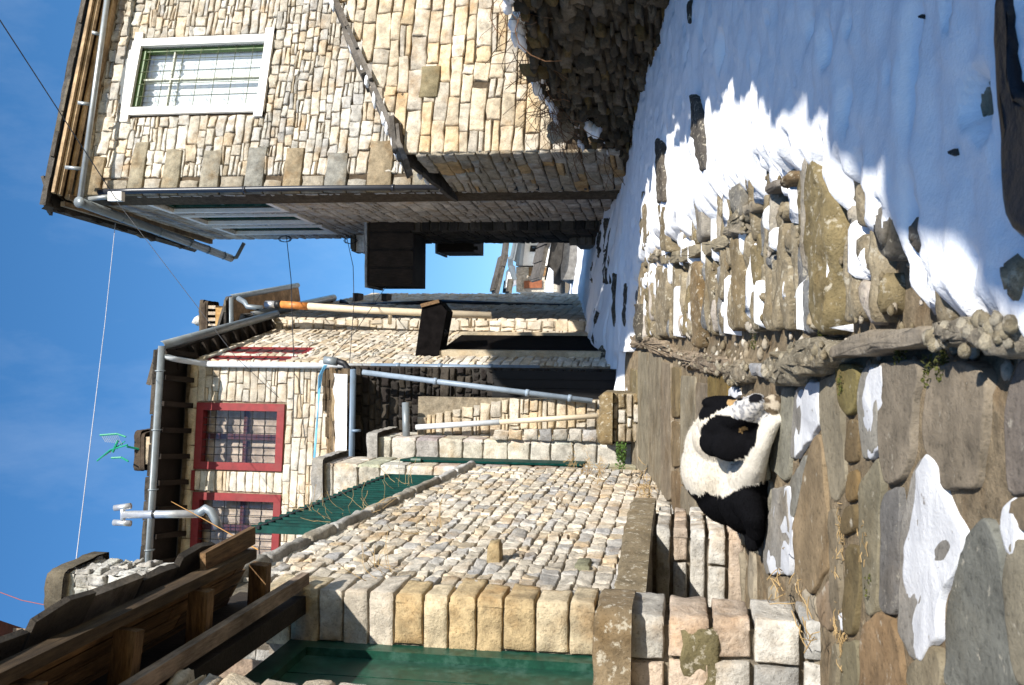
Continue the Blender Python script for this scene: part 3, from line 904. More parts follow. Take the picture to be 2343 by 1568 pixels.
bB = block('landing_pier', 'near stone pier of door landing with one brown green block', -1.13, 4.3, .9, .34, .235, PAL_STEP, 72, .25, (.15, .2))
m_ = MB(); F1 = Fr((-1.13, 4.3, 0), 0)
stone_face(m_, F1, [(-.34, -.16), (-.02, -.16), (-.02, .0), (-.34, .0)], .03, .02, (.16, .135, .07), .012, random.Random(1), 8, 6, .015)
m_.build('moss_block', M['cobble'], bB, True)
def flat_slab(name, pts, z0, z1, mat, parent, col, seed):
    m_ = MB()
    slab(m_, pts, z1 - z0, col, .014, .006, z0, .05, 0, random.Random(seed), base=lambda x, y: 0.0)
    # underside
    return m_.build(name, mat, parent, True)
s1 = MB(); slab(s1, [(-1.0, 6.85), (-1.0, 6.3), (-1.02, 5.9), (-1.24, 4.72), (-1.47, 4.72), (-1.46, 6.85)], .1, (.24, .19, .12), .016, .008, .212, .05, 0, random.Random(4), base=lambda x, y: 0.0)
s1.build('slab', M['cobble'], bA, True)
s1 = MB(); slab(s1, [(-1.08, 4.62), (-1.06, 4.2), (-1.4, 4.16), (-2.1, 4.16), (-2.1, 4.66), (-1.3, 4.68)], .1, (.22, .165, .10), .016, .008, .242, .05, 0, random.Random(5), base=lambda x, y: 0.0)
s1.build('slab', M['cobble'], bB, True)
lf = thing('door_landing', 'rubble filled landing floor below the green door', 'landing', (-1.6, 5.2, -.3))
m_ = MB(); m_.box((-2.3, 4.66, -.8), (-1.47, 5.6, .2), (.25, .2, .14)); m_.build('fill', M['rubble'], lf)

# rubble stack behind the canopy
stk = thing('rubble_chimney', 'pale rubble chimney with dark slab cap behind the door canopy', 'chimney', (-1.85, 7.0, 0))
KF = Fr((-1.72, 7.0, 0), 0.0); KS = Fr((-1.72, 7.0, 0), math.pi / 2)
kt = at(150, 1350, 7.0)[2]
m_ = MB(); m_.fbox(KF, -.55, -.02, -.4, kt, -.5, -.01, (.46, .43, .38)); m_.build('core', M['mortar'], stk)
m_ = MB(); masonry(m_, KF, -.55, 0, 1.5, kt, (.09, .17), (.1, .3), pal=[((.56, .54, .5), 4), ((.46, .43, .39), 3), ((.6, .56, .5), 2)], seed=81, proud=.010, rough=.03, back=.004, bev=.015, joint=.008, nu=7, nv=6)
masonry(m_, KS, 0, .5, 1.5, kt, (.09, .17), (.1, .3), pal=[((.56, .54, .5), 4), ((.46, .43, .39), 3)], seed=82, proud=.010, rough=.03, back=.004, bev=.015, joint=.008, nu=7, nv=6)
m_.build('stones', M['rubble'], stk, True)
m_ = MB(); slab(m_, [(-2.3, 6.93), (-1.69, 6.93), (-1.66, 7.55), (-2.3, 7.55)], .09, (.12, .10, .07), .02, .012, kt + .01, .06, 0, random.Random(8), base=lambda x, y: .35 * (x + 1.5) * -.2)
m_.build('cap', M['slate'], stk, True)
# far left eave
lc = thing('red_roofed_house', 'brown red roof edge of house at far left above canopy', 'house', (-3.5, 9.5, 0))
z_ = at(45, 1540, 9.0)[2]
m_ = MB(); m_.hexa([(-6, 8.75, -.4), (-2.68, 8.75, -.4), (-3.2, 9.9, -.4), (-6, 9.9, -.4), (-6, 8.75, z_ - .1), (-2.68, 8.75, z_ - .1), (-3.2, 9.9, z_ - .1), (-6, 9.9, z_ - .1)], (.3, .22, .16)); m_.build('wall', M['mortar'], lc)
m_ = MB(); sheet_roof(m_, (-6, 8.55, z_), (-2.53, 8.55, z_), (-3.1, 9.9, z_ + .3), (-6, 9.9, z_ + .3), .09, (1, 1, 1)); m_.build('roof', M['brick_red'], lc)

# corrugated green fence on the yard wall
cf = thing('corrugated_fence', 'dark green corrugated metal fence standing on the yard wall', 'fence', LW.p(4.0, 2.5))
fN = LW.px(600, 1212, -.12); fF = LW.px(890, 1095, -.12)
ftop = lambda s: fN[1] + (fF[1] - fN[1]) * (s - fN[0]) / (fF[0] - fN[0])
fs1 = fF[0] + .02; fs0 = fN[0] - .08
m_ = MB(); V = []; k = 0
s = fs0
per = .125
xs = []
while s < fs1:
    xs += [(s, 0), (s + per * .25, .05), (s + per * .5, .05), (s + per * .75, 0)]
    s += per
xs.append((s, 0))
for (a, n) in xs:
    V += [LW.p(a, ctop(a) + .03, -.13 + n), LW.p(a, ftop(a) + .07 + .02 * nz(a * 3, 2), -.13 + n)]
nq = len(xs) - 1
V2 = [v - LW.N * .003 for v in V]
m_.add(V + V2, [(2 * i, 2 * i + 2, 2 * i + 3, 2 * i + 1) for i in range(nq)] + [(2 * (i + nq + 1), 2 * (i + nq + 1) + 1, 2 * (i + nq + 1) + 3, 2 * (i + nq + 1) + 2) for i in range(nq)] + [(2 * i + 1, 2 * i + 3, 2 * (i + nq + 1) + 3, 2 * (i + nq + 1) + 1) for i in range(nq)])
m_.build('sheet', M['sheet_green'], cf)
m_ = MB(); m_.beam(LW.p(fs0, ftop(fs0), -.09), LW.p(fs1, ftop(fs1), -.09), .02, .03); m_.build('rail', M['black_iron'], cf)

# gate pillars
def pillar(label, x, y, w, d, z0, z1, seed, capo):
    t_ = thing('gate_pillar', label, 'pillar', (x, y, z0), None)
    F1 = Fr((x, y, 0), 0.0); F2 = Fr((x, y, 0), math.pi / 2); rg = random.Random(seed)
    m_ = MB(); m_.fbox(F1, -w, -.015, z0, z1, -d, -.01, (.33, .3, .25)); m_.build('core', M['mortar'], t_)
    m_ = MB(); t = z0
    while t < z1 - .05:
        h = min(rg.uniform(.25, .34), z1 - t)
        if z1 - t - h < .1: h = z1 - t
        c = pick([((.50, .46, .38), 3), ((.55, .51, .44), 3), ((.46, .40, .30), 2), ((.42, .39, .36), 1)], rg)
        stone_face(m_, F1, [(-w, t + .006), (-.004, t + .006), (-.004, t + h - .006), (-w, t + h - .006)], .022, .02, c, .008, rg, 8, 6, .014)
        sp = d * rg.uniform(.45, .6)
        for a, b in ((-.02, sp), (sp, d)):
            stone_face(m_, F2, [(a + .005, t + .006), (b - .005, t + .006), (b - .005, t + h - .006), (a + .005, t + h - .006)], .022, .02, tuple(v * rg.uniform(.95, 1.08) for v in c), .008, rg, 7, 6, .014)
        t += h
    m_.build('stones', M['limestone'], t_, True)
    m_ = MB(); slab(m_, [(x - w - .08, y - .1), (x + .09, y - .12), (x + .09, y + d + .05), (x - w - .08, y + d + .05)], .09, (.36, .34, .31), .02, .01, z1 + .01, .05, 0, rg, base=lambda a, b: 0.0)
    m_.build('cap', M['slate'], t_, True)
    return t_
p1t = at(738, 1100, 11.7)[2]; p2t = at(862, 1030, 12.75)[2]
pillar('near pale block gate pillar at far end of the green fence', -1.457, 11.7, .5, .8, .2, p1t, 5, 0)
pillar('far pale block gate pillar beside the lit courtyard wall', -1.237, 12.75, .42, .85, .4, p2t, 9, 0)
gt = thing('metal_gate', 'dark green metal gate leaf seen edge on between two pillars', 'gate', (-1.37, 12.3, .6))
a_, b_ = at(1340, 1054, 12.5), at(940, 1055, 12.5)
m_ = MB(); m_.hexa([(a_[0] - .012, 12.0, a_[2]), (a_[0] + .012, 12.0, a_[2]), (a_[0] - .03, 12.7, a_[2]), (a_[0] - .055, 12.7, a_[2]), (a_[0] - .012, 12.0, b_[2]), (a_[0] + .012, 12.0, b_[2]), (a_[0] - .03, 12.7, b_[2]), (a_[0] - .055, 12.7, b_[2])]); m_.build('leaf', M['sheet_green'], gt)
m_ = MB(); p_ = at(952, 1053, 11.98); m_.tube([p_ - [0, 0, .06], p_ + [0, 0, .06]], .03, 8); m_.build('hinge', M['dark_green'], gt)

# courtyard wall with sun on it, behind the pillars
cw = thing('courtyard_wall', 'low sunlit cream wall with pipe behind the far gate pillar', 'wall', (-1.0, 13.3, .6))
CWF = Fr((-1.32, 13.3, 0), R(2))
q0 = CWF.px(955, 985); q1 = CWF.px(1370, 915)
m_ = MB(); m_.fbox(CWF, -.3, q1[0], .3, q0[1], -.3, -.012, (.3, .25, .18)); m_.build('wall_core', M['mortar'], cw)
m_ = MB(); masonry(m_, CWF, -.3, q1[0], .5, q0[1], (.09, .15), (.15, .4), pal=PAL_WARM, seed=91, proud=.02, rough=.02, lim=lambda t: (-.3, q1[0] - max(0, (t - 2.2)) * .22)); m_.build('wall_face', M['limestone'], cw, True)
# rough lit stub beside the far pillar
m_ = MB(); CW2 = Fr((-1.2, 13.0, 0), math.pi / 2 - .2)
masonry(m_, Fr((-1.21, 12.7, 0), 0.0), 0, .16, .5, at(1130, 985, 12.7)[2], (.14, .2), (.1, .2), pal=PAL_GREY, seed=92, rough=.04, lim=lambda t: (0, .2 - t * .03)); m_.build('rough_stones', M['limestone'], cw, True)
# low wall end with mossy top at the head of the flagstones
stub = thing('low_wall_end', 'low mossy rubble wall end beyond the flagstones', 'wall', (-.9, 12.3, .45))
a_ = at(1375, 1010, 12.3); b_ = at(1455, 900, 12.3)
SFr = Fr((a_[0], 12.3, 0), 0.0); wd = b_[0] - a_[0]
m_ = MB(); m_.fbox(SFr, 0, wd, .2, a_[2] - .02, -.7, -.012, (.2, .16, .1)); m_.build('wall_core', M['mortar'], stub)
m_ = MB(); masonry(m_, SFr, 0, wd, .3, a_[2] - .09, (.06, .1), (.12, .3), pal=[((.25, .19, .11), 3), ((.38, .32, .24), 2), ((.5, .46, .4), 1)], seed=95, rough=.03, bev=.02); m_.build('stones', M['cobble'], stub, True)
m_ = MB(); slab(m_, [(a_[0] - .04, 12.2), (b_[0] + .02, 12.2), (b_[0] - .1, 13.0), (a_[0] - .04, 13.0)], .1, (.22, .165, .09), .03, .03, a_[2] - .09, .06, .02, random.Random(3), base=lambda x, y: 0); m_.build('cap', M['cobble'], stub, True)
# ================================================================== house with red windows
RF = Fr((-.307, 14.0, 0), R(5.7))
RS = Fr((-.307, 14.0, 0), math.atan2(1, .16))
WTR = RF.px(440, 900)[1]
red = thing('red_window_house', 'cream stone house with red framed windows and dark slate eaves', 'house', (-1.5, 14.2, 1))
def rect(fr, tl, tr, bl, br):
    a, b, c, d = [fr.px(*p) for p in (tl, tr, bl, br)]
    return ((a[0] + c[0]) / 2, (b[0] + d[0]) / 2, (c[1] + d[1]) / 2, (a[1] + b[1]) / 2)
# dsp: in the held-sideways picture, upright left = larger dy
W1 = rect(RF, (450, 1072), (455, 928), (641, 1070), (648, 928))
W2 = rect(RF, (440, 1285), (446, 1134), (632, 1285), (640, 1134))
n1 = RS.px(505, 829)[0]; n2 = RS.px(546, 816)[0]; m1 = RS.px(556, 809)[0]; m2 = RS.px(598, 796)[0]
wz1, wz0 = W1[3], W1[2]
S1 = (max(n1, .12), n2, wz0, wz1); S2 = (m1 + .05, m2, wz0, wz1)
sRS = 3.15
mb = MB(); wallbox(mb, RF, -5, -.0, .4, WTR + .1, -.4, -.008, [W1, W2], (.30, .24, .17)); wallbox(mb, RS, .4, sRS, .4, WTR + .1, -.4, -.008, [S1, S2], (.26, .2, .14)); mb.build('wall_core', M['mortar'], red)
mb = MB()
ex_ = lambda w, e: (w[0] - e, w[1] + e, w[2] - e, w[3] + e)
masonry(mb, RF, -4.2, 0, 4.2, WTR + .05, (.085, .15), (.18, .5), [ex_(W1, .05), ex_(W2, .05)], pal=PAL_PALE, seed=101, proud=.012, joint=.008, rough=.016, split=.12, nu=6, nv=4, bev=.01, wav=.016, back=.018)
mb.build('front_wall', M['limestone_fine'], red, True)
mb = MB()
masonry(mb, RS, 0, sRS, .9, WTR + .05, (.09, .15), (.2, .5), [ex_(S1, .05), ex_(S2, .05)], pal=PAL_PALE, seed=102, proud=.014, joint=.01, rough=.02, split=.1, back=.02)
mb.build('street_wall', M['limestone_fine'], red, True)
def red_window(fr, w, cols, rows, e=.075, pn=.03):
    a, b, c, d = w
    m_ = MB()
    m_.fbox(fr, a - .03, a + e, c - .03, d + .03, -.12, pn); m_.fbox(fr, b - e, b + .03, c - .03, d + .03, -.12, pn)
    m_.fbox(fr, a + e, b - e, c - .03, c + e, -.12, pn - .002); m_.fbox(fr, a + e, b - e, d - e, d + .03, -.12, pn - .002)
    wo = m_.build('window', M['red_paint'], red)
    m_ = MB()
    for i in range(1, cols): s = a + e + (b - a - 2 * e) * i / cols; m_.tube([fr.p(s, c + e, -.01), fr.p(s, d - e, -.01)], .006, 5)
    for i in range(1, rows): t_ = c + e + (d - c - 2 * e) * i / rows; m_.tube([fr.p(a + e, t_, .0), fr.p(b - e, t_, .0)], .006, 5)
    m_.build('window_bars', M['black_iron'], wo)
    m_ = MB(); mid = (a + b) / 2
    m_.fbox(fr, mid - .04, mid + .04, c + e, d - e, -.15, -.10)
    t_ = c + (d - c) * .47
    m_.fbox(fr, a + e, b - e, t_ - .03, t_ + .03, -.149, -.105)
    m_.build('mullion', M['mull'], wo)
    m_ = MB(); m_.fbox(fr, a + .03, b - .03, c + .03, d - .03, -.085, -.08); m_.build('pane', M['glass_win'], wo)
    m_ = MB(); V = []
    for i in range(25):
        s = a + (b - a) * i / 24
        V += [fr.p(s, c, -.175 + .015 * math.sin(i * 1.7)), fr.p(s, d, -.175 + .015 * math.sin(i * 1.7))]
    m_.add(V, [(2 * i, 2 * i + 2, 2 * i + 3, 2 * i + 1) for i in range(24)]); m_.build('curtain', M['curtain_yellow'], wo, True)
    return wo
M['mull'] = plain('mull', (.10, .03, .035), .5)
M['glass_win'] = glass_mat('glass_win', (.86, .84, .84), .03, .3)
red_window(RF, W1, 7, 6); red_window(RF, W2, 7, 6)
red_window(RS, S1, 5, 6, .045, .008); red_window(RS, S2, 5, 6, .045, .008)
m_ = MB()
for s in (W1[1] + .02, W2[1] + .04):
    pass
# a strip of red trim between the windows under the eave
m_.fbox(RF, W2[1] + .05, W1[0] - .05, wz1 - .0, wz1 + .05, 0, .04); m_.build('trim', M['red_paint'], red)
# eaves
gl0 = RF.px(372, 797, .72)
zE = gl0[1]
m_ = MB()
m_.fbox(RF, -5, .10, WTR + .16, WTR + .2, -.1, .66, (1, 1, 1)); m_.fbox(RS, -.2, sRS + .1, WTR + .14, WTR + .18, -.1, .20)
rg = random.Random(3)
for i in range(14): m_.beam(RF.p(-4.6 + i * .36, WTR + .02, 0), RF.p(-4.6 + i * .36, WTR + .13, .64), .07, .1)
for i in range(9): m_.beam(RS.p(.15 + i * .36, WTR + .06, 0), RS.p(.15 + i * .36, WTR + .11, .19), .07, .1)
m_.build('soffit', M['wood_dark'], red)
m_ = MB()
ec = RF.p(.10, zE + .04, .70); eL = RF.p(-5, zE + .04, .70)
es = RS.p(sRS + .15, zE + .04, .18)
up = np.array([0, 0, 1.0])
slate_course(m_, eL, ec, -RF.N + up * .35, (.2, .5), .5, (.03, .06), random.Random(14), 2, .05, ((.05, .042, .035), (.08, .07, .06), (.12, .10, .08)))
slate_course(m_, ec, es, -RS.N + up * .35, (.2, .5), .5, (.03, .06), random.Random(15), 2, .05, ((.05, .042, .035), (.08, .07, .06), (.12, .10, .08)))
sheet_roof(m_, eL, ec, ec + (-RF.N * 1.6 - RS.N * 1.6) + up * .38, eL - RF.N * 1.8 + up * .38, .05)
sheet_roof(m_, ec, es, es - RS.N * 2.2 + up * .38, ec + (-RF.N * 1.6 - RS.N * 1.6) + up * .38, .05)
m_.build('roof', M['slate'], red)
m_ = MB()
m_.halfpipe(RF.p(-5, zE + .02, .78), RF.p(.14, zE, .78), .065, 10, out=(0, -1, 0))
for i in range(6): 
    c_ = RF.p(-4.2 + i * .8, zE, .78); m_.tube([c_ + [0, .07, .03], c_ + [0, .05, -.06], c_ + [0, -.03, -.08], c_ + [0, -.075, .02]], .01, 5)
m_.halfpipe(RF.p(.14, zE, .78), RS.p(sRS + .2, zE - .02, .24), .065, 10, out=(.98, -.15, 0))
m_.build('gutter', M['grey_metal'], red, True)
m_ = MB()
m_.tube([RF.p(.0, zE - .04, .76), RF.p(-.03, zE - .16, .6), RF.p(-.04, zE - .26, .16), RF.p(-.05, zE - .36, .08)], .04, 10)
pts = [RF.p(-.05, zE - .36, .08), RF.p(-.05, 5.2, .08), RF.p(-.05, 4.25, .08)]
m_.tube(pts, .042, 12); m_.build('downpipe', M['pale_pipe'], red, True)
m_ = MB(); m_.tube([RF.p(-.05, 4.25, .08), RF.p(-.05, 1.9, .08)], .046, 12)
for z in (3.9, 3.3, 2.6): m_.tube([RF.p(-.05, z, .08), RF.p(-.05, z - .06, .08)], .056, 12)
m_.build('lower_downpipe', M['blue_shade_pipe'], red, True)  # same white pipe; shade on its lower part put into this colour
# chimney with antenna
def cap_slabs(mb, c, w, d, z, rg, n=2, pal=((.07, .05, .035), (.1, .075, .05))):
    for i in range(n):
        slab(mb, [(c[0] - w + rg.uniform(-.03, .03), c[1] - d), (c[0] + w + rg.uniform(-.04, .04), c[1] - d + rg.uniform(-.04, .04)), (c[0] + w, c[1] + d), (c[0] - w, c[1] + d)], .055, rg.choice(pal), .012, .012, z + i * .06, .07, 0, rg, base=lambda x, y: 0.0)
cy = 14.6
q0 = at(312, 1068, cy); q1 = at(318, 992, cy); zc = (q0[2] + q1[2]) / 2
ch = thing('stone_chimney', 'small stone chimney with dark slab cap beside the green antenna', 'chimney', (q0[0], cy, 7.4))
m_ = MB()
xa, xb = at(330, 1062, cy)[0], at(330, 1000, cy)[0]
m_.box((xa, cy, 7.2), (xb, cy + .45, zc - .12), (.45, .36, .25))
masonry(m_, Fr((xa, cy, 0), 0), 0, xb - xa, 7.2, zc - .28, (.1, .14), (.12, .3), pal=PAL_WARM, seed=7, proud=.02)
w_ = (xb - xa) / 4
for i in range(3): rock(m_, (xa + w_ * (i * 1.5 + .5), cy + .1, zc - .17), (w_ * .42, .1, .09), (.56, .5, .4), random.Random(i), 10, 6, .1)
m_.build('stack', M['limestone'], ch, True)
m_ = MB(); cap_slabs(m_, ((xa + xb) / 2, cy + .25), (xb - xa) / 2 + .09, .27, zc - .07, random.Random(4), 2); m_.build('cap', M['slate'], ch, True)
ant = thing('tv_antenna', 'green grid television antenna leaning above the stone chimney', 'antenna', at(290, 1025, cy))
m_ = MB()
Y = cy - .15
A_ = lambda x, y, dY=0: at(x, y, Y + dY)
m_.tube([A_(222, 1055), A_(252, 1030), A_(292, 1018)], .012, 6); m_.tube([A_(228, 1050, .02), A_(286, 1010, .02)], .008, 6)
m_.tube([A_(258, 1035), A_(270, 1008), A_(262, 1024)], .018, 6)
m_.tube([A_(229, 996), A_(268, 993)], .016, 6); m_.tube([A_(255, 1048), A_(278, 1047)], .016, 6); m_.tube([A_(268, 993), A_(288, 1000)], .014, 6); m_.tube([A_(278, 1047), A_(294, 1056)], .014, 6)
m_.tube([A_(290, 1022), at(318, 1028, cy - .02)], .016, 6)
m_.build('frame', M['antenna_green'], ant)
m_ = MB()
for i in range(9):
    f = i / 8; x = 232 + 36 * f; m_.tube([A_(x, 996 - 2 * f), A_(x + 10, 1012 + 4 * f)], .004, 4)
for i in range(7):
    f = i / 6; m_.tube([A_(226 + 50 * f, 1052 - 28 * f, .05), A_(232 + 52 * f, 1046 - 36 * f, .05)], .004, 4)
m_.build('rods', M['steel'], ant)
# metal flue with forked cap
fl = thing('metal_flue', 'silver metal flue with forked cap and elbow before second red window', 'flue', at(480, 1180, 12.2))
m_ = MB(); Y = 12.3
B_ = lambda x, y, d=0: at(x, y, Y + d)
m_.tube([B_(500, 1210), B_(493, 1190), B_(482, 1170), B_(470, 1164), B_(460, 1172, 0), B_(450, 1176)], .055, 12); m_.build('elbow', M['grey_metal'], fl, True)
m_ = MB(); m_.tube([B_(452, 1176), B_(282, 1178)], .05, 14); m_.build('pipe', M['steel'], fl, True)
m_ = MB(); m_.tube([B_(281, 1161), B_(281, 1195)], .032, 10); m_.tube([B_(262, 1163), B_(299, 1158)], .04, 12); m_.tube([B_(260, 1196), B_(299, 1198)], .04, 12); m_.build('cap', M['steel'], fl, True)
m_ = MB(); m_.tube([B_(350, 1177, 0), B_(356, 1177, 0)], .054, 12); m_.build('band', M['black_iron'], fl, True)

# ---------------- low outbuilding between pillars and red house
ob = thing('low_outbuilding', 'low outbuilding, front shade in its near-black stones, with snow edged slab roof and grey gutter', 'outbuilding', (-1, 13.5, 1))
zg_ = at(812, 940, 13.25)[2]
xr, xl = at(812, 848, 13.25)[0], -2.6
m_ = MB()
slate_course(m_, (xl, 13.3, zg_ + .1), (xr, 13.3, zg_ + .1), (0, .8, .62), (.2, .5), .4, (.02, .04), random.Random(41), 2, .05, ((.2, .14, .08), (.26, .19, .11), (.15, .11, .07)))
for k in range(1, 6):
    slate_course(m_, (xl, 13.3 + .115 * k, zg_ + .1 + .095 * k), (xr, 13.3 + .115 * k, zg_ + .1 + .095 * k), (0, .8, .3), (.2, .5), .3, (.02, .05), random.Random(41 + k), 2, .06, ((.22, .15, .085), (.28, .2, .12), (.15, .11, .07)))
m_.build('slab_roof', M['slate'], ob)
m_ = MB()
rg = random.Random(8)
n_ = 40; V = []
for i in range(n_ + 1):
    f = i / n_; x = xl + (xr - .05 - xl) * f; w_ = .10 + .10 * f + .05 * nz(f * 14, 2)
    V += [(x, 13.22, zg_ + .1), (x, 13.20, zg_ + .17 + .05 * f), (x, 13.3 + w_ * .5, zg_ + .2 + w_ * .7), (x, 13.4 + w_, zg_ + .2 + w_ * 1.1)]
m_.add(V, [(4 * i + k, 4 * i + 4 + k, 4 * i + 5 + k, 4 * i + 1 + k) for i in range(n_) for k in range(3)])
tag(m_.build('snow_on_outbuilding', M['snow'], None, True), 'white snow strip along gutter edge of the low outbuilding roof', 'snow', kind='stuff')
m_ = MB(); m_.halfpipe((xl, 13.16, zg_ + .04), (xr + .02, 13.16, zg_ + .02), .06, 10)
m_.tube([(xr - .8, 13.16, zg_ - .045), (xr - .77, 13.16, zg_ - .045)], .066, 12); m_.build('gutter', M['blue_shade_pipe'], ob, True)
OF = Fr((xl, 13.72, 0), 0.0)
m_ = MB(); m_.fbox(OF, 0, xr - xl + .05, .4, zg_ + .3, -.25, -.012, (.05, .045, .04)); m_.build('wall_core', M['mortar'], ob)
m_ = MB(); masonry(m_, OF, 0, xr - xl + .05, .6, zg_ + .2, (.08, .13), (.1, .28), pal=[((.035, .03, .027), 4), ((.06, .05, .04), 3), ((.025, .02, .018), 3)], seed=111, proud=.03, rough=.04, bev=.02); m_.build('wall_face', M['rubble'], ob, True)  # near-black stones carry the shade of the front wall
m_ = MB()
for i in range(8): m_.fbox(OF, xr - xl - .9 + i * .115, xr - xl - .79 + i * .115, .7, 2.5, .03, .06 + .006 * (i % 2))
m_.build('door', M['void'], ob)  # flat near-black planks stand in for shade in the recess
# pipes there
M['shaded_pipe'] = plain('shaded_pipe', (.22, .27, .33), .45, var=.15)  # pale pipe dimmed to blue-grey, its shade put into the colour
def pipe(name, label, segs, r, mat, cat='pipe', bands=()):
    t_ = thing(name, label, cat, segs[0])
    m_ = MB(); m_.tube(segs, r, 12)
    for (p, q) in bands: m_.tube([p, q], r * 1.3, 12)
    m_.build('pipe_run', M[mat], t_, True)
    return t_
a_, b_ = at(830, 852, 13.35), at(1355, 918, 13.2)
pipe('waste_pipe', 'long pale grey pipe slanting across the shade-toned outbuilding wall', [a_, b_], .036, 'shaded_pipe', bands=[(a_ + (b_ - a_) * f, a_ + (b_ - a_) * (f + .015)) for f in (.32, .72, .9)])
pipe('gutter_stub', 'short grey gutter pipe above the sunlit courtyard wall', [at(928, 922, 13.1), at(930, 1012, 13.0)], .048, 'grey_metal')
a_, b_ = at(952, 978, 13.12), at(1368, 952, 13.05); c_ = a_ + (b_ - a_) * .47
dp = pipe('courtyard_downpipe', 'half white half cream downpipe on the sunlit courtyard wall', [a_, c_], .036, 'pale_pipe')
m_ = MB(); m_.tube([c_, b_], .034, 12); m_.build('lower_pipe', M['cream_pipe'], dp, True)
# elbow and fitting
el = thing('black_elbow_pipe', 'black curved rubber pipe with grey fitting above outbuilding roof', 'pipe', at(780, 835, 13.4))
m_ = MB(); m_.tube([at(742, 824, 13.35), at(772, 828, 13.35)], .055, 12); m_.build('fitting', M['grey_metal'], el, True)
m_ = MB(); m_.tube([at(770, 826, 13.35), at(788, 832, 13.35), at(797, 845, 13.35), at(800, 862, 13.35), at(797, 880, 13.4)], .042, 12); m_.build('elbow', M['black_iron'], el, True)
m_ = MB()
for k in range(4): m_.tube([at(748 - k * 2, 836, 13.3), at(738 - k * 3, 852 + k * 3, 13.4), at(734 - 2 * k, 880 + 4 * k, 13.5), at(728, 930 + 3 * k, 13.42), at(722 + k, 990, 13.2), at(717 + k, 1062, 13.0)], .007, 6)
tag(m_.build('blue_cable', M['blue_cable'], None, True), 'light blue cables sagging along the red window house wall', 'cable')

# ---------------- second house on the left of the alley
E0 = RS.p(sRS, 0)
JX = at(700, 730, 17.1)[0]
JF2 = Fr((E0[0] - .1, 17.1, 0), R(3)); JS = Fr((JX, 17.1, 0), math.atan2(1, .11))
h2 = thing('narrow_street_house', 'cream stone house with jutting corner behind the red window house', 'house', (JX, 17.1, 1.3))
Z2 = at(573, 723, 16.9)[2] + .02
m_ = MB(); m_.fbox(JF2, -.6, JX - E0[0] + .08, .8, Z2, -.4, -.012, (.4, .33, .24)); m_.fbox(JS, .0, 6.9, .8, Z2, -.4, -.012, (.4, .33, .24)); m_.build('wall_core', M['mortar'], h2)
m_ = MB()
masonry(m_, JF2, -.05, JX - E0[0] + .1, 1.0, Z2 - .1, (.17, .26), (.12, .3), pal=PAL_PALE, seed=121, proud=.02, rough=.014, joint=.02)
masonry(m_, JS, 0, 6.9, 1.0, Z2, (.13, .2), (.3, .7), pal=PAL_PALE, seed=122, proud=.016, rough=.02)
m_.build('walls', M['limestone_fine'], h2, True)
m_ = MB(); q0 = at(573, 724, 16.75); q1 = at(775, 682, 21.0); q1[2] = q0[2]
m_.halfpipe(q0, q1, .075, 10, out=(.98, -.15, 0)); m_.build('gutter', M['zinc'], h2, True)
m_ = MB(); m_.hexa([q0 + [0, .05, .05], q1 + [0, 0, .05], q1 + [-.6, .1, .05], q0 + [-.6, .1, .05], q0 + [0, 0, .1], q1 + [0, 0, .1], q1 + [-.6, .1, .1], q0 + [-.6, .1, .1]])
for i in range(9):
    f = (i + .5) / 9; p_ = q0 + (q1 - q0) * f; m_.beam(p_ + [-.05, 0, -.0], p_ + [-.6, .06, -.02], .08, .12)
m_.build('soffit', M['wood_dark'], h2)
m_ = MB(); slate_course(m_, q0 + [0, 0, .12], q1 + [0, 0, .12], (-.95, .15, .35), (.3, .6), .6, (.03, .06), random.Random(51), 2, .04); sheet_roof(m_, q0 + [0, 0, .1], q1 + [0, 0, .1], q1 + [-2.2, .3, .75], q0 + [-1.2, .3, .45], .05); m_.build('roof', M['slate'], h2)
m_ = MB(); m_.tube([at(778, 690, 20.6), at(790, 692, 20.6), at(796, 700, 20.4)], .05, 8); p_ = at(796, 700, 20.4); m_.tube([p_, at(1010, 690, 20.4)], .04, 8); m_.tube([at(1010, 690, 20.4), at(1310, 700, 20.4)], .035, 8); m_.build('downpipe', M['dark_pipe'], h2, True)
# little stone slabs standing out of its wall top
for (px, py) in ((820, 678), (885, 679)):
    m_ = MB(); p_ = at(px, py, 21.5); m_.box(p_ - [.15, .2, .05], p_ + [.06, .2, .06], (.1, .08, .07)); m_.build('ledge_slab', M['slate'], h2)
# taller house behind
h3 = thing('tall_gutter_house', 'taller house with boarded soffit and long grey gutter behind the alley', 'house', (.6, 23.5, 1.6))
q0 = at(527, 681, 23.0); q1 = at(690, 653, 27.3); q1[2] = q0[2]
m_ = MB(); m_.hexa([(q0[0] - .5, 23.2, 1), (q1[0] - .5, q1[1], 1), (q1[0] - 4, q1[1], 1), (q0[0] - 3, 23.2, 1), (q0[0] - .5, 23.2, q0[2] - .15), (q1[0] - .5, q1[1], q0[2] - .15), (q1[0] - 4, q1[1], q0[2] - .15), (q0[0] - 3, 23.2, q0[2] - .15)], (.36, .35, .34)); m_.build('walls', M['mortar'], h3)
m_ = MB(); m_.hexa([q0 + [0, 0, -.02], q1 + [0, 0, -.02], q1 + [-.7, .1, -.1], q0 + [-.7, .1, -.1], q0 + [0, 0, .03], q1 + [0, 0, .03], q1 + [-.7, .1, .03], q0 + [-.7, .1, .03]], (.8, .7, .6)); m_.build('soffit', M['eave_wood'], h3)
m_ = MB(); m_.halfpipe(q0, q1, .07, 10, out=(.98, -.15, 0)); m_.halfpipe(q0 + [0, 0, 0], q0 + [-1.6, .05, 0], .07, 10, out=(0, -1, 0)); m_.tube([at(545, 683, 22.8), at(560, 692, 22.7), at(566, 702, 22.6), at(600, 705, 22.6)], .06, 8); m_.build('gutter', M['grey_metal'], h3, True)
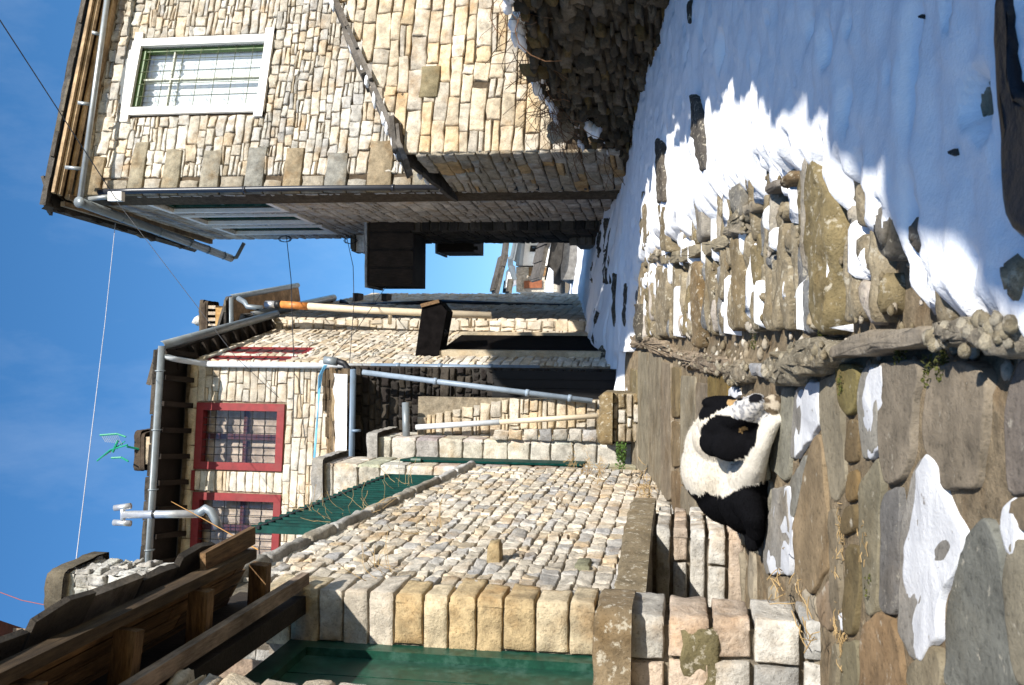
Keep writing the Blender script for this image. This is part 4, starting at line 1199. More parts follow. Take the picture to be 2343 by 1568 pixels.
m_ = MB(); sheet_roof(m_, q0 + [.0, 0, .06], q1 + [0, 0, .06], q1 + [-3, 0, 1.2], q0 + [-3, 0, 1.0], .06); slate_course(m_, q0 + [-1.8, -.05, .08], q0 + [-.05, -.05, .08], (0, .9, .3), (.3, .6), .5, (.04, .07), random.Random(5), 1, .05); m_.build('roof', M['slate'], h3)
# second chimney
cy2 = 24.0
c0, c1 = at(500, 748, cy2), at(460, 695, cy2)
ch = thing('brick_chimney', 'rusty rendered chimney with three arches under dark slab cap', 'chimney', (c0[0], cy2, 9.8))
xa, xb = at(505, 746, cy2)[0], at(505, 704, cy2)[0]
zt = at(478, 720, cy2)[2]; zb = q0[2] - .2
m_ = MB(); zb2 = at(493, 720, cy2)[2]
m_.box((xa, cy2, zb), (xb, cy2 + .5, zb2), (.55, .34, .14)); w_ = (xb - xa)
for i in range(4): m_.box((xa + w_ * (i / 3) - .03 * (i > 0), cy2, zb2 + .002), (xa + w_ * (i / 3) + .05, cy2 + .5, zt + .02), (.58, .5, .4))
m_.build('stack', M['limestone'], ch)
m_ = MB(); cap_slabs(m_, ((xa + xb) / 2, cy2 + .3), w_ / 2 + .16, .33, zt + .08, random.Random(44), 3); m_.build('cap', M['slate'], ch, True)
m_ = MB(); rock(m_, ((xa + xb) / 2 - .1, cy2 + .2, zt + .38), (.12, .1, .13), (.6, .58, .55), random.Random(2)); m_.build('top_stone', M['limestone'], ch, True)
# orange and cream flue
fp = thing('orange_flue_pipe', 'tall flue pipe fading from orange to cream on stone house wall', 'flue', at(1125, 722, 16.6))
Yf = 16.6
m_ = MB(); m_.tube([at(607, 697, Yf), at(634, 697, Yf)], .06, 12); m_.build('top_cap', M['steel'], fp, True)
m_ = MB(); m_.tube([at(630, 697, Yf), at(643, 697, Yf)], .066, 12); m_.build('collar', M['black_iron'], fp, True)
m_ = MB(); m_.tube([at(643, 697, Yf), at(705, 701, Yf)], .062, 12); m_.build('orange_length', M['orange_pipe'], fp, True)
m_ = MB(); m_.tube([at(705, 701, Yf), at(840, 710, Yf), at(1124, 722, Yf)], .058, 12); m_.build('cream_length', M['cream_pipe'], fp, True)
for (px, py) in ((892, 714), (1076, 722)):
    m_ = MB(); m_.tube([at(px, py, Yf), at(px, py + 26, Yf + .2)], .035, 8); m_.build('bracket', M['cream_pipe'], fp, True)
# dark timber hood
hd = thing('timber_hood', 'dark timber hood box, blackened for shade, hanging out over the alley from cream wall', 'hood', at(990, 760, 14.6))
M['shade_black_wood'] = plain('shade_black_wood', (.006, .005, .005), .95, spec=.05, var=.4)  # shade of hood and doorway put into a near-black wood colour
P_ = [at(950, 815, 14.55), at(1003, 816, 14.55), at(1022, 712, 14.55), at(1006, 691, 14.55), at(966, 700, 14.55)]
bk = [p + np.array([0, .55, .03]) for p in P_]
m_ = MB(); n_ = 5
m_.add(P_ + bk, [(0, 1, 2, 3, 4), (9, 8, 7, 6, 5)] + [(i, i + 5, (i + 1) % 5 + 5, (i + 1) % 5) for i in range(5)]); m_.build('box', M['shade_black_wood'], hd)
m_ = MB(); a_, b_ = at(963, 700, 14.53), at(1005, 689, 14.53); m_.beam(a_, b_, .03, .05); m_.build('edge_board', M['wood_board'], hd)
ln = thing('wall_lantern', 'small black lantern under the dark timber hood', 'lantern', at(1015, 762, 14.7))
m_ = MB()
for k in range(6):
    t_ = k * math.pi / 3; c_ = at(1008, 762, 14.7); d_ = at(1018, 762, 14.7); o_ = np.array([math.cos(t_), math.sin(t_), 0]) * .045
    m_.tube([c_ + o_, d_ + o_], .006, 4)
c_ = at(1020, 762, 14.7); m_.tube([at(1018, 762, 14.7), at(1025, 762, 14.7)], .055, 10, r2=.01); m_.tube([at(1001, 762, 14.7), at(1009, 762, 14.7)], .03, 10); m_.build('lantern_body', M['black_iron'], ln)
dr = thing('shaded_doorway', 'doorway coloured near-black for its shade, under the hood beside the downpipe', 'door', RS.p(1.5, 2))
m_ = MB(); m_.fbox(RS, .7, 2.35, 1.0, at(1020, 800, 15.2)[2], .02, .05); m_.build('leaf', M['shade_black_wood'], dr)  # flat near-black leaf stands in for the shaded recess
m_ = MB(); m_.fbox(RS, .6, .7, 1.0, at(1015, 800, 15.2)[2], .0, .09, (.5, .42, .3)); m_.fbox(RS, 2.35, 2.45, 1.0, at(1015, 800, 15.2)[2], 0, .09, (.5, .42, .3)); m_.build('door_frame', M['limestone_fine'], dr)

PAL_SHADE = [((.05, .045, .04), 3), ((.08, .07, .06), 2), ((.03, .027, .025), 2)]  # near-black stones: the lean-to's shade is in the palette
# ---------------- right side beyond the big house
nb = thing('stone_lean_to', 'dark shaded stone lean-to at far end of the tall stone house', 'lean-to', (1.9, 17.6, 1.2))
xn = at(1100, 529, 17.6)[0]
m_ = MB(); m_.box((xn, 17.62, .8), (2.3, 19.6, at(880, 520, 17.6)[2]), (.12, .11, .10)); m_.build('wall_core', M['mortar'], nb)
m_ = MB(); masonry(m_, Fr((xn, 17.6, 0), 0), 0, .3, .9, at(880, 520, 17.6)[2], (.15, .25), (.2, .5), pal=PAL_SHADE, seed=131, proud=.02); masonry(m_, Fr((xn, 19.6, 0), -math.pi / 2), 0, 2.0, 1.2, at(900, 520, 17.6)[2], (.15, .25), (.2, .6), pal=PAL_SHADE, seed=132, proud=.02); m_.build('wall_face', M['rubble'], nb, True)
def canopy_box(label, a, b, Y, dep, ragged):
    t_ = thing('timber_awning', label, 'awning', at(*b, Y), 'awnings over the alley')
    p, q = at(a[0], a[1], Y), at(b[0], b[1], Y)
    x0, x1 = q[0], p[0]; z1, z0 = p[2], q[2]
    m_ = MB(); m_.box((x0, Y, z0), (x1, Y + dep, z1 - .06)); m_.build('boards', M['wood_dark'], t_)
    m_ = MB(); slate_course(m_, (x0 - .02, Y - .03, z1 - .05), (x1, Y - .03, z1 - .05), (0, 1, .02), (.4, .8), dep, (.03, .05), random.Random(1), 1, .02, ((.35, .38, .4), (.3, .32, .34))); m_.build('roof_slab', M['slate'], t_)
    m_ = MB(); rg = random.Random(5)
    for i in range(4): m_.box((x0 + .03 + (x1 - x0) * i / 4, Y - .03, z0 - rg.uniform(.02, .12) * ragged), (x0 - .02 + (x1 - x0) * (i + 1) / 4, Y - .003, z1 - .1))
    m_.build('front_boards', M['wood_dark'], t_)
    return t_
canopy_box('large black timber awning projecting high over the alley', (836, 492), (938, 654), 17.55, 1.1, .6)
canopy_box('smaller black awning further up the alley below the large one', (996, 520), (1084, 576), 19.7, 1.0, 1.0)
aw = thing('eave_end', 'dark ragged slab eave end beside the large awning', 'eave', at(820, 560, 19.0))
m_ = MB(); p, q = at(815, 530, 19.0), at(830, 576, 19.0); m_.box((q[0], 19.0, q[2] - .02), (2.1, 19.6, p[2])); slate_course(m_, (q[0], 18.95, p[2]), (2.1, 18.95, p[2]), (0, 1, .1), (.2, .5), .6, (.03, .06), random.Random(9), 2, .05); m_.build('slabs', M['slate'], aw)
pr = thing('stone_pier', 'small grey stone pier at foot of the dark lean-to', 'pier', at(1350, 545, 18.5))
p, q = at(1314, 516, 18.6), at(1392, 562, 18.6); m_ = MB(); m_.box((q[0] + .02, 18.62, q[2] - .6), (p[0] + .2, 19.6, p[2] - .02), (.2, .19, .18)); masonry(m_, Fr((q[0], 18.6, 0), 0), 0, p[0] - q[0] + .2, q[2] - .5, p[2], (.12, .2), (.2, .4), pal=PAL_DARK + [((.3, .29, .28), 4)], seed=141); m_.build('stones', M['rubble'], pr, True)

# ---------------- far end of the alley
fh = thing('white_far_house', 'white rendered house with grey gutter and wooden shutters far up the alley', 'house', at(1300, 600, 44))
Y = 44.0
f_ = lambda x, y, d=0: at(x, y, Y + d)
def poly(mb, pts, depth, col=(1, 1, 1)):
    n = len(pts); b = [p + np.array([0, depth, 0]) for p in pts]
    mb.add(list(pts) + b, [tuple(range(n)), tuple(range(2 * n - 1, n - 1, -1))] + [(i, i + n, (i + 1) % n + n, (i + 1) % n) for i in range(n)], col)
m_ = MB(); poly(m_, [f_(1196, 480), f_(1340, 480), f_(1340, 608), f_(1180, 608)], 4); m_.build('white_wall', M['white_plaster'], fh)
m_ = MB(); poly(m_, [f_(1181, 611, -.1), f_(1275, 611, -.1), f_(1275, 668, -.1), f_(1181, 668, -.1)], 3, (.5, .44, .36)); m_.build('stone_wing', M['mortar'], fh)
m_ = MB(); poly(m_, [f_(1210, 612, -.16), f_(1260, 612, -.16), f_(1260, 632, -.16), f_(1210, 632, -.16)], .05); m_.build('brown_boarding', M['wood_brown'], fh)
m_ = MB(); poly(m_, [f_(1199, 643, -.2), f_(1240, 641, -.2), f_(1240, 659, -.2), f_(1199, 660, -.2)], .08); m_.build('shutter', M['orange_shutter'], fh)
for (x, y) in ((1227, 546), (1222, 572)):
    m_ = MB(); poly(m_, [f_(x - 8, y - 10, -.08), f_(x + 20, y - 10, -.08), f_(x + 22, y + 4, -.08), f_(x - 10, y + 4, -.08)], .06); wo = m_.build('window', M['wood_dark'], fh)
    m_ = MB(); poly(m_, [f_(x - 4, y - 7, -.1), f_(x + 18, y - 7, -.1), f_(x + 18, y + 1, -.1), f_(x - 4, y + 1, -.1)], .015); m_.build('pane', M['glass_dark'], wo)
m_ = MB(); poly(m_, [f_(1237, 500, -.5), f_(1266, 500, -.5), f_(1266, 552, -.5), f_(1239, 552, -.5)], .4); m_.build('shutter', M['wood_brown'], fh)
m_ = MB(); a_, b_, c_ = f_(1186, 500, -1.2), f_(1168, 590, -1.2), f_(1172, 640, -1)
m_.halfpipe(a_, b_, .14, 8, out=(0, -1, 0)); m_.tube([b_, f_(1168, 606, -1), f_(1178, 640, -.8)], .12, 8); m_.build('gutter', M['grey_metal'], fh)
m_ = MB(); poly(m_, [f_(1186, 500, -.9), f_(1200, 500, -.9), f_(1188, 606, -.9), f_(1168, 592, -.9)], 2.5, (.5, .52, .55)); m_.build('eave', M['grey_metal'], fh)
m_ = MB(); slate_course(m_, f_(1142, 672, -1), f_(1163, 585, -1), (0, 1, .3), (.4, .9), 1.5, (.08, .16), random.Random(3), 4, .1); slate_course(m_, f_(1160, 600, -1), f_(1174, 490, -1), (0, 1, .3), (.4, .9), 1.5, (.05, .12), random.Random(3), 2, .1)
slate_course(m_, f_(1172, 672, -1.2), f_(1176, 640, -1.2), (0, 1, .3), (.4, .9), 1.5, (.08, .16), random.Random(33), 3, .1); m_.build('roof', M['slate'], fh)
m_ = MB(); poly(m_, [f_(1154, 660, -.8), f_(1158, 622, -.8), f_(1172, 606, -.8), f_(1176, 650, -.8)], .8); tag(m_.build('snow_on_roof', M['snow'], None), 'patch of snow on the far slate roof up the alley', 'snow', kind='stuff')
# dark slate roofed house in front of it
fr_ = thing('slate_roofed_hut', 'low grey house with steep dark slate roof in front of white house', 'house', at(1300, 590, 36))
Y = 36.0
m_ = MB(); poly(m_, [f_(1285, 480), f_(1330, 480), f_(1330, 640), f_(1283, 640)], 2.5, (.2, .19, .18)); m_.build('wall', M['rubble'], fr_)
m_ = MB(); pts = [(1272, 480), (1268, 530), (1258, 565), (1250, 600), (1240, 640)]
for i in range(len(pts) - 1): slate_course(m_, f_(*pts[i + 1], -.5), f_(*pts[i], -.5), (0, 1, .35), (.3, .7), 1.6, (.06, .12), random.Random(i), 2, .1)
poly(m_, [f_(1274, 480, -.3), f_(1296, 480, -.3), f_(1284, 600, -.3), f_(1262, 645, -.3), f_(1246, 640, -.3)], 2.4, (.05, .045, .04)); m_.build('roof', M['slate'], fr_)
m_ = MB(); poly(m_, [f_(1246, 668, -1), f_(1250, 640, -1), f_(1256, 612, -1), f_(1262, 618, -1), f_(1262, 668, -1)], .5); tag(m_.build('snow_on_hut_roof', M['snow'], None), 'white snow slope beside the dark slate roofed hut', 'snow', kind='stuff')

# ---------------- wires
def wire(label, pts, r, mat, sag=0.0):
    P = [np.array(p) for p in pts]; out = []
    for i in range(len(P) - 1):
        for k in range(12 if i < len(P) - 2 else 13):
            f = k / 12; q = P[i] + (P[i + 1] - P[i]) * f; out.append(q - np.array([0, 0, sag * 4 * f * (1 - f)]))
    m_ = MB(); m_.tube(out, r, 6); return tag(m_.build('overhead_wire', M[mat], None, True), label, 'wire', 'overhead wires')
wire('dark wire running from sky down to junction box on stone house', [at(-40, -15, 10), at(265, 455, 14.4)], .008, 'wire_dark')
wire('thin dark wire from junction box to the red window house front', [at(265, 458, 14.4), at(540, 818, 13.6), at(640, 912, 13.95)], .004, 'wire_dark')
wire('pale wire from stone house eave across sky to the left chimney', [at(264, 512, 15.0), at(240, 740, 13.0), at(172, 1300, 9.0)], .0045, 'wire_pale', .0)
wire('black wire from side window crossing before the tall gutter house', [at(655, 538, 18.8), at(666, 640, 17), at(673, 860, 13.9), at(670, 1000, 13.7)], .0075, 'wire_dark')
wire('black wire from side wall sagging down to the grey pipe fitting', [at(792, 537, 19.0), at(808, 610, 17), at(810, 690, 15.5), at(800, 830, 13.5)], .006, 'wire_dark')
wire('thin black wire from large awning to the elbow pipe', [at(884, 655, 17.6), at(812, 760, 15), at(752, 826, 13.5)], .005, 'wire_dark')
wire('short thin wire under the large awning against sky', [at(854, 650, 17.6), at(856, 690, 21.0)], .005, 'wire_dark')
wire('thin reddish wire in the sky left of the rubble chimney', [at(-20, 1348, 12), at(50, 1374, 12), at(140, 1392, 12)], .007, 'wire_red')
wire('thin orange guy wire from the metal flue to the canopy', [at(392, 1148, 12.3), at(470, 1190, 9.5), at(590, 1258, 6.5)], .004, 'wire_orange')
for (x, y, lb) in ((650, 541, 'tangled black wire coil at far upper end of the stone house side'), (800, 545, 'looped black wire beside the large timber awning')):
    m_ = MB()
    for k in range(3): m_.tube([at(x + 14 * math.cos(t_ / 8 * 6.28) + k * 2, y + 6 + 7 * math.sin(t_ / 8 * 6.28), 18.9) for t_ in range(9)], .006, 5)
    tag(m_.build('wire_coil', M['wire_dark'], None, True), lb, 'wire', 'wire coils on the stone house')
# ================================================================== ground
def grid_mesh(name, xs, ys, zf, mat, col=(1, 1, 1), smooth=True, keep=None):
    nx, ny = len(xs), len(ys)
    V = np.array([(x, y, zf(x, y)) for y in ys for x in xs])
    Fq = []
    for j in range(ny - 1):
        for i in range(nx - 1):
            q = (j * nx + i, j * nx + i + 1, (j + 1) * nx + i + 1, (j + 1) * nx + i)
            if keep is None or keep(V[list(q)]): Fq.append(q)
    used = sorted({i for q in Fq for i in q}); mp = {k: i for i, k in enumerate(used)}
    m_ = MB(); m_.add(V[used], [tuple(mp[i] for i in q) for q in Fq], col)
    return m_.build(name, mat, None, smooth)
xs = [-60, -30, -12, -6] + list(np.arange(-3, 4.01, .12)) + [6, 12, 30, 60]
ys = [-12, -4, 0] + list(np.arange(1.2, 14, .12)) + list(np.arange(14, 30, .5)) + [34, 40, 50, 70, 110]
tag(grid_mesh('ground', xs, ys, lambda x, y: G(x, y) - (.035 if x > .0 else -.008) + (.018 * nz(x * 3, y * 3) + .012 * nz(x * 9, y * 9, 4)) * (1 if x > 0 else .5), M['dirt'], (.27, .21, .135)), None, None, None, 'structure')

# flagstones traced one by one (full-size photo pixels on the ground)
FLAGS = [
 ([(2712,1101),(2737,1070),(2819,1060),(2865,1085),(2888,1132),(2878,1300),(2853,1430),(2760,1437),(2720,1345),(2700,1290),(2705,1180)], (.25,.205,.15)),
 ([(2973,1050),(3010,1045),(3030,1447),(2940,1445),(2930,1330),(2932,1200),(2955,1100)], (.22,.185,.155)),
 ([(2694,1331),(2663,1370),(2642,1489),(2627,1612),(2622,1855),(2673,1942),(2704,1896),(2735,1870),(2730,1777),(2756,1700),(2781,1674),(2807,1571),(2761,1489),(2720,1365)], (.30,.28,.25)),
 ([(2890,1504),(2848,1530),(2812,1581),(2792,1664),(2771,1767),(2766,2020),(2962,2020),(2946,1844),(2926,1654),(2905,1550)], (.20,.20,.175)),
 ([(2941,1489),(2946,1450),(3010,1455),(3030,1570),(2957,1555)], (.24,.19,.13)),
 ([(2952,1582),(3030,1590),(3040,2020),(2972,2020),(2941,1819),(2931,1664)], (.25,.22,.16)),
 ([(2519,1840),(2565,1793),(2606,1808),(2627,1886),(2642,2020),(2513,2020)], (.30,.20,.11)),
 ([(2650,1960),(2700,1905),(2740,1885),(2758,1930),(2760,2020),(2655,2020)], (.26,.22,.15)),
 ([(2586,1442),(2627,1416),(2632,1509),(2627,1664),(2616,1808),(2580,1793),(2573,1664),(2575,1509)], (.20,.19,.18)),
 ([(2513,1416),(2570,1336),(2578,1432),(2567,1587),(2565,1790),(2539,1813),(2524,1741),(2513,1587)], (.26,.23,.16)),
 ([(2568,1065),(2681,1050),(2696,1086),(2671,1178),(2668,1331),(2640,1400),(2590,1420),(2575,1350),(2568,1200)], (.24,.20,.15)),
 ([(2512,1101),(2527,1070),(2568,1060),(2568,1178),(2576,1306),(2522,1357),(2512,1280),(2507,1178)], (.3,.28,.24)),
 ([(2445,1070),(2486,1065),(2512,1091),(2502,1193),(2481,1219),(2456,1198),(2448,1127)], (.21,.17,.07)),
 ([(2361,1339),(2318,1551),(2328,1683),(2370,1745),(2422,1664),(2417,1480),(2408,1362),(2398,1268),(2378,1290)], (.29,.215,.13)),
 ([(2389,1116),(2440,1091),(2456,1203),(2462,1300),(2470,1420),(2440,1470),(2425,1470),(2412,1350),(2400,1250),(2385,1180)], (.28,.24,.17)),
 ([(2322,1142),(2379,1111),(2384,1249),(2338,1316),(2312,1352),(2312,1255)], (.3,.28,.25)),
 ([(2287,1137),(2317,1132),(2312,1306),(2307,1400),(2295,1412),(2250,1372),(2262,1306),(2285,1200)], (.27,.255,.20)),
 ([(2262,1433),(2304,1419),(2309,1532),(2313,1551),(2299,1683),(2243,1683),(2233,1645),(2247,1551)], (.3,.28,.25)),
 ([(2243,1395),(2257,1424),(2243,1551),(2229,1636),(2196,1608),(2219,1504)], (.27,.25,.2)),
 ([(2309,1410),(2356,1329),(2358,1355),(2318,1532),(2311,1523)], (.24,.23,.2)),
 ([(2469,1480),(2502,1476),(2498,1560),(2460,1570)], (.2,.15,.08)),
 ([(2474,1598),(2508,1598),(2512,1740),(2496,1858),(2462,1858)], (.2,.155,.08)),
 ([(2476,1224),(2508,1229),(2505,1357),(2471,1357)], (.21,.15,.08)),
 ([(2470,1380),(2506,1375),(2505,1465),(2468,1468)], (.22,.15,.07)),
 ([(2424,1490),(2441,1485),(2455,1598),(2460,1763),(2455,1872),(2428,1760)], (.25,.21,.15)),
 ([(2380,1760),(2425,1690),(2440,1780),(2430,1850),(2395,1830)], (.36,.28,.2)),
 ([(2462,1880),(2500,1875),(2510,2020),(2455,2020)], (.22,.19,.12)),
 ([(2435,1890),(2452,1880),(2450,2020),(2420,2020)], (.26,.22,.15)),
]
for x0, x1, ya, yb, c in ((1867,1896,1030,1500,(.27,.23,.16)), (1897,1935,1020,1490,(.28,.235,.165)), (1937,1964,1060,1470,(.25,.2,.14)), (1966,1989,1075,1225,(.2,.15,.08)), (1966,1990,1235,1370,(.22,.16,.09)), (1967,1990,1380,1500,(.2,.14,.08)),
                          (1992,2034,1100,1420,(.28,.24,.17)), (2037,2070,1120,1300,(.27,.22,.16)), (2074,2128,1100,1200,(.24,.17,.06)), (1845,1862,1080,1220,(.2,.16,.09)), (2074,2120,1205,1330,(.27,.23,.16)), (1992,2030,1425,1520,(.25,.21,.15)), (2037,2072,1305,1500,(.26,.22,.15)),
                          (2078,2140,1335,1520,(.25,.21,.14)), (2140,2200,1390,1600,(.25,.22,.15)), (2135,2190,1230,1385,(.25,.22,.16)), (2195,2245,1180,1330,(.25,.22,.16)), (1850,1864,1240,1500,(.26,.22,.16))):
    FLAGS.append(([(x0, ya), (x1, ya + 4), (x1 + 2, (ya + yb) / 2), (x1, yb - 6), (x0 + 1, yb), (x0 - 1, (ya + yb) / 2)], c))
mb = MB(); rg = random.Random(19)
fl_poly = []
for pts, c in FLAGS:
    P = [gf(*p, .03) for p in pts]
    fl_poly.append([(p[0], p[1]) for p in P])
    k = rg.uniform(.92, 1.08)
    slab(mb, P, .026 + rg.uniform(-.004, .006), tuple(v * k * .76 for v in c), .005, .004, 0, .03, .001, rg, jag=1.5)
def inpoly(x, y, P):
    r = False; n = len(P)
    for i in range(n):
        x1, y1 = P[i]; x2, y2 = P[i - 1]
        if (y1 > y) != (y2 > y) and x < (x2 - x1) * (y - y1) / (y2 - y1) + x1: r = not r
    return r
# filler slabs where the traced ones leave gaps
y = 1.6
while y < 12.4:
    h = rg.uniform(.12, .3); x = -2.0 + rg.uniform(0, .2)
    while x < -.03:
        w = rg.uniform(.2, .6); cx, cy_ = x + w / 2, y + h / 2
        tests = [(x + w * u, y + h * v) for u in (.1, .5, .9) for v in (.15, .5, .85)]
        if x + w < -.01 and not any(inpoly(a, b, Q) for Q in fl_poly for a, b in tests):
            slab(mb, [(x, y), (x + w - .02, y + .01), (x + w - .02, y + h - .02), (x + .01, y + h - .02)], .024 + rg.uniform(-.01, .01), rg.choice([(.26, .22, .16), (.24, .2, .14), (.28, .24, .18)]), .012, .005, 0, .05, 0, rg)
        x += w
    y += h
# small stones and grit in the joints
for k in range(900):
    x = rg.uniform(-1.3, .02); y = rg.uniform(2.3, 7.5) ** 1.0
    if any(inpoly(x, y, Q) for Q in fl_poly): continue
    r = rg.uniform(.008, .03); rock(mb, (x, y, G(x, y) - .02 + r * .3), (r * 1.3, r, r * .7), rg.choice([(.32, .27, .2), (.4, .34, .26), (.22, .18, .12), (.5, .46, .4)]), rg, 6, 4, .2)
tag(mb.build('flagstone_pavement', M['paver'], None, True), None, None, None, 'structure')
# snow left on some flags
mb = MB()
for pts in ([(2322,1146),(2378,1116),(2383,1247),(2338,1312),(2314,1345),(2313,1255)], [(2264,1437),(2302,1424),(2307,1532),(2310,1551),(2297,1680),(2246,1680),(2236,1645),(2249,1551)],
            [(2694,1335),(2665,1372),(2644,1489),(2629,1612),(2624,1855),(2673,1936),(2703,1892),(2728,1868),(2722,1840),(2726,1777),(2750,1700),(2772,1674),(2800,1575),(2758,1489),(2718,1365)],
            [(2514,1101),(2529,1073),(2564,1064),(2562,1178),(2570,1302),(2522,1352),(2514,1280),(2509,1178)], [(2926,1432),(2895,1489),(2895,1535),(2915,1628),(2941,1633),(2946,1550),(2931,1489)],
            [(2121,1140),(2146,1135),(2152,1160),(2128,1165)], [(2436,1795),(2456,1790),(2459,1840),(2440,1850)], [(2700,1340),(2720,1360),(2740,1430),(2700,1420)]):
    P = [gf(*p, .05) for p in pts]
    slab(mb, P, .030, (1, 1, 1), .005, .007, 0, .016, .001, rg, jag=2.6)
tag(mb.build('snow_on_flagstones', M['snow_old'], None, True), 'leftover snow patches on the brown flagstones in front of the dog', 'snow', kind='stuff')

# kerb along the cobbled channel
KERB = [
 ([(3030,925),(2757,942),(2757,998),(2824,1034),(3030,1018)], (.30,.26,.2), .10, 'c'),
 ([(2756,958),(2568,966),(2507,992),(2450,1024),(2451,1049),(2517,1044),(2690,1014),(2757,1008)], (.235,.20,.155), .085, 's'),
 ([(2448,1008),(2363,1003),(2292,1040),(2251,1070),(2250,1115),(2312,1130),(2390,1090),(2446,1070)], (.3,.26,.19), .10, 'c'),
 ([(2128,1070),(2199,1065),(2199,1116),(2138,1130)], (.3,.25,.18), .07, 'c'),
 ([(2205,1065),(2250,1068),(2248,1105),(2210,1102)], (.36,.36,.37), .06, 's'),
 ([(1979,1029),(2107,1050),(2128,1068),(2122,1096),(2015,1075),(1980,1052)], (.32,.25,.18), .05, 'c'),
 ([(1831,985),(1902,988),(1969,1019),(1975,1048),(1892,1020),(1832,1010)], (.34,.26,.18), .05, 'c'),
 # upper diagonal row
 ([(1941,750),(2046,717),(2066,737),(2005,768),(1943,774)], (.26,.22,.15), .055, 's'),
 ([(2056,717),(2127,691),(2158,706),(2077,752)], (.26,.22,.15), .055, 's'),
 ([(2128,676),(2189,650),(2194,671),(2154,697)], (.3,.26,.2), .06, 'c'),
 ([(1900,765),(1922,740),(1936,735),(1934,760)], (.32,.27,.2), .05, 'c'),
 ([(2127,676),(2183,609),(2202,632),(2155,694)], (.31,.27,.2), .065, 'c'),
 ([(2184,605),(2226,585),(2221,623),(2190,632)], (.28,.24,.18), .06, 's'),
 ([(2250,548),(2290,522),(2293,545),(2262,572)], (.2,.18,.16), .07, 's'),
]
ks = MB(); kc = MB()
for pts, c, th, kind in KERB:
    P = [gf(*p, th * .6) for p in pts]
    if kind == 'c':
        slab(kc, P, th, c, .03, .02, 0, .03, .015, rg, jag=1.2)
        Q = [(p[0], p[1]) for p in P]
        for k in range(55):
            a = min(p[0] for p in P); b = max(p[0] for p in P); d = min(p[1] for p in P); e = max(p[1] for p in P)
            x, y = rg.uniform(a, b), rg.uniform(d, e)
            if inpoly(x, y, Q):
                r = rg.uniform(.012, .026); rock(kc, (x, y, G(x, y) + th + rg.uniform(-.012, .004)), (r, r, r * .7), rg.choice([(.4, .35, .26), (.34, .29, .2), (.46, .41, .32)]), rg, 7, 5, .15)
    else: slab(ks, P, th, c, .014, .006, 0, .04, .004, rg)
tag(kc.build('kerb', M['conglomerate'], None, True), None, None, None, 'structure')
tag(ks.build('kerb_edging', M['paver'], None, True), None, None, None, 'structure')
kpoly = [[tuple(gf(*p, .04)[:2]) for p in pts] for pts, *_ in KERB]

# cobbles laid across the channel
mb = MB(); rg = random.Random(29)
BIG = [([(2375,460),(2400,452),(2428,560),(2450,660),(2445,770),(2437,850),(2440,960),(2415,985),(2395,960),(2368,800),(2372,640)], (.21,.165,.085), .07),
       ([(2310,502),(2328,492),(2335,510),(2322,560),(2308,552)], (.2,.14,.08), .08),
       ([(2145,690),(2178,685),(2182,860),(2175,965),(2148,960),(2147,800)], (.22,.17,.10), .055),
       ([(1926,780),(1955,790),(1958,900),(1948,990),(1926,985)], (.22,.18,.12), .05),
       ([(1880,770),(1890,770),(1882,980),(1868,980)], (.24,.19,.12), .05),
       ([(2030,770),(2050,768),(2056,900),(2046,1020),(2030,1015)], (.22,.16,.09), .05),
       ([(2045,500),(2060,500),(2070,690),(2056,720),(2046,640)], (.22,.20,.17), .075),
       ([(2145,540),(2180,535),(2182,640),(2150,640)], (.2,.19,.17), .07),
       ([(2580,600),(2618,580),(2650,600),(2620,780),(2590,760)], (.2,.18,.15), .08), ([(2690,620),(2716,640),(2700,760),(2676,740)], (.18,.15,.12), .08),
       ([(2968,745),(3030,735),(3030,880),(2990,890),(2960,860)], (.24,.2,.14), .10)]
bpoly = []
for pts, c, th in BIG:
    P = [gf(*p, th * .7) for p in pts]; bpoly.append([(p[0], p[1]) for p in P])
    slab(mb, P, th, c, .02, .012, 0, .035, .012, rg, jag=1)
y = 2.15
while y < 13.2:
    h = rg.uniform(.055, .14) if y < 8 else rg.uniform(.09, .19)
    x = rg.uniform(.03, .09); xe = 1.5 if y < 5 else 1.15
    while x < xe:
        w = rg.choice([rg.uniform(.08, .2), rg.uniform(.15, .4), rg.uniform(.3, .6)])
        t_ = [(x + w * u, y + h * v) for u in (.15, .5, .85) for v in (.3, .7)]
        if not any(inpoly(a, b, Q) for Q in kpoly + bpoly for a, b in t_) and x + w * .8 > .06:
            sk = rg.uniform(-.03, .03)
            c = pick([((.25, .205, .135), 5), ((.30, .25, .17), 4), ((.21, .165, .09), 3), ((.38, .34, .28), 1), ((.52, .46, .40), .7), ((.2, .2, .2), 1)], rg)
            slab(mb, [(x, y + sk), (x + w * .5, y - rg.uniform(0, .012)), (x + w - .014, y - sk), (x + w - .01, y + h - .016 - sk), (x + w * .5, y + h - .008), (x + .006, y + h - .016 + sk)], rg.uniform(.012, .045), c, .010, .010, 0, .045, .012, rg, tilt=(rg.uniform(-.06, .06), rg.uniform(-.1, .1)), jag=1)
        x += w
    y += h
for k in range(600):
    x, y = rg.uniform(.04, 1.0), rg.uniform(2.4, 8)
    r = rg.uniform(.005, .016); rock(mb, (x, y, G(x, y) + rg.uniform(-.005, .03)), (r * 1.4, r, r * .7), rg.choice([(.36, .31, .24), (.28, .23, .15), (.46, .4, .33), (.2, .16, .1)]), rg, 6, 4, .2)
tag(mb.build('cobbled_street', M['cobble'], None, True), None, None, None, 'structure')

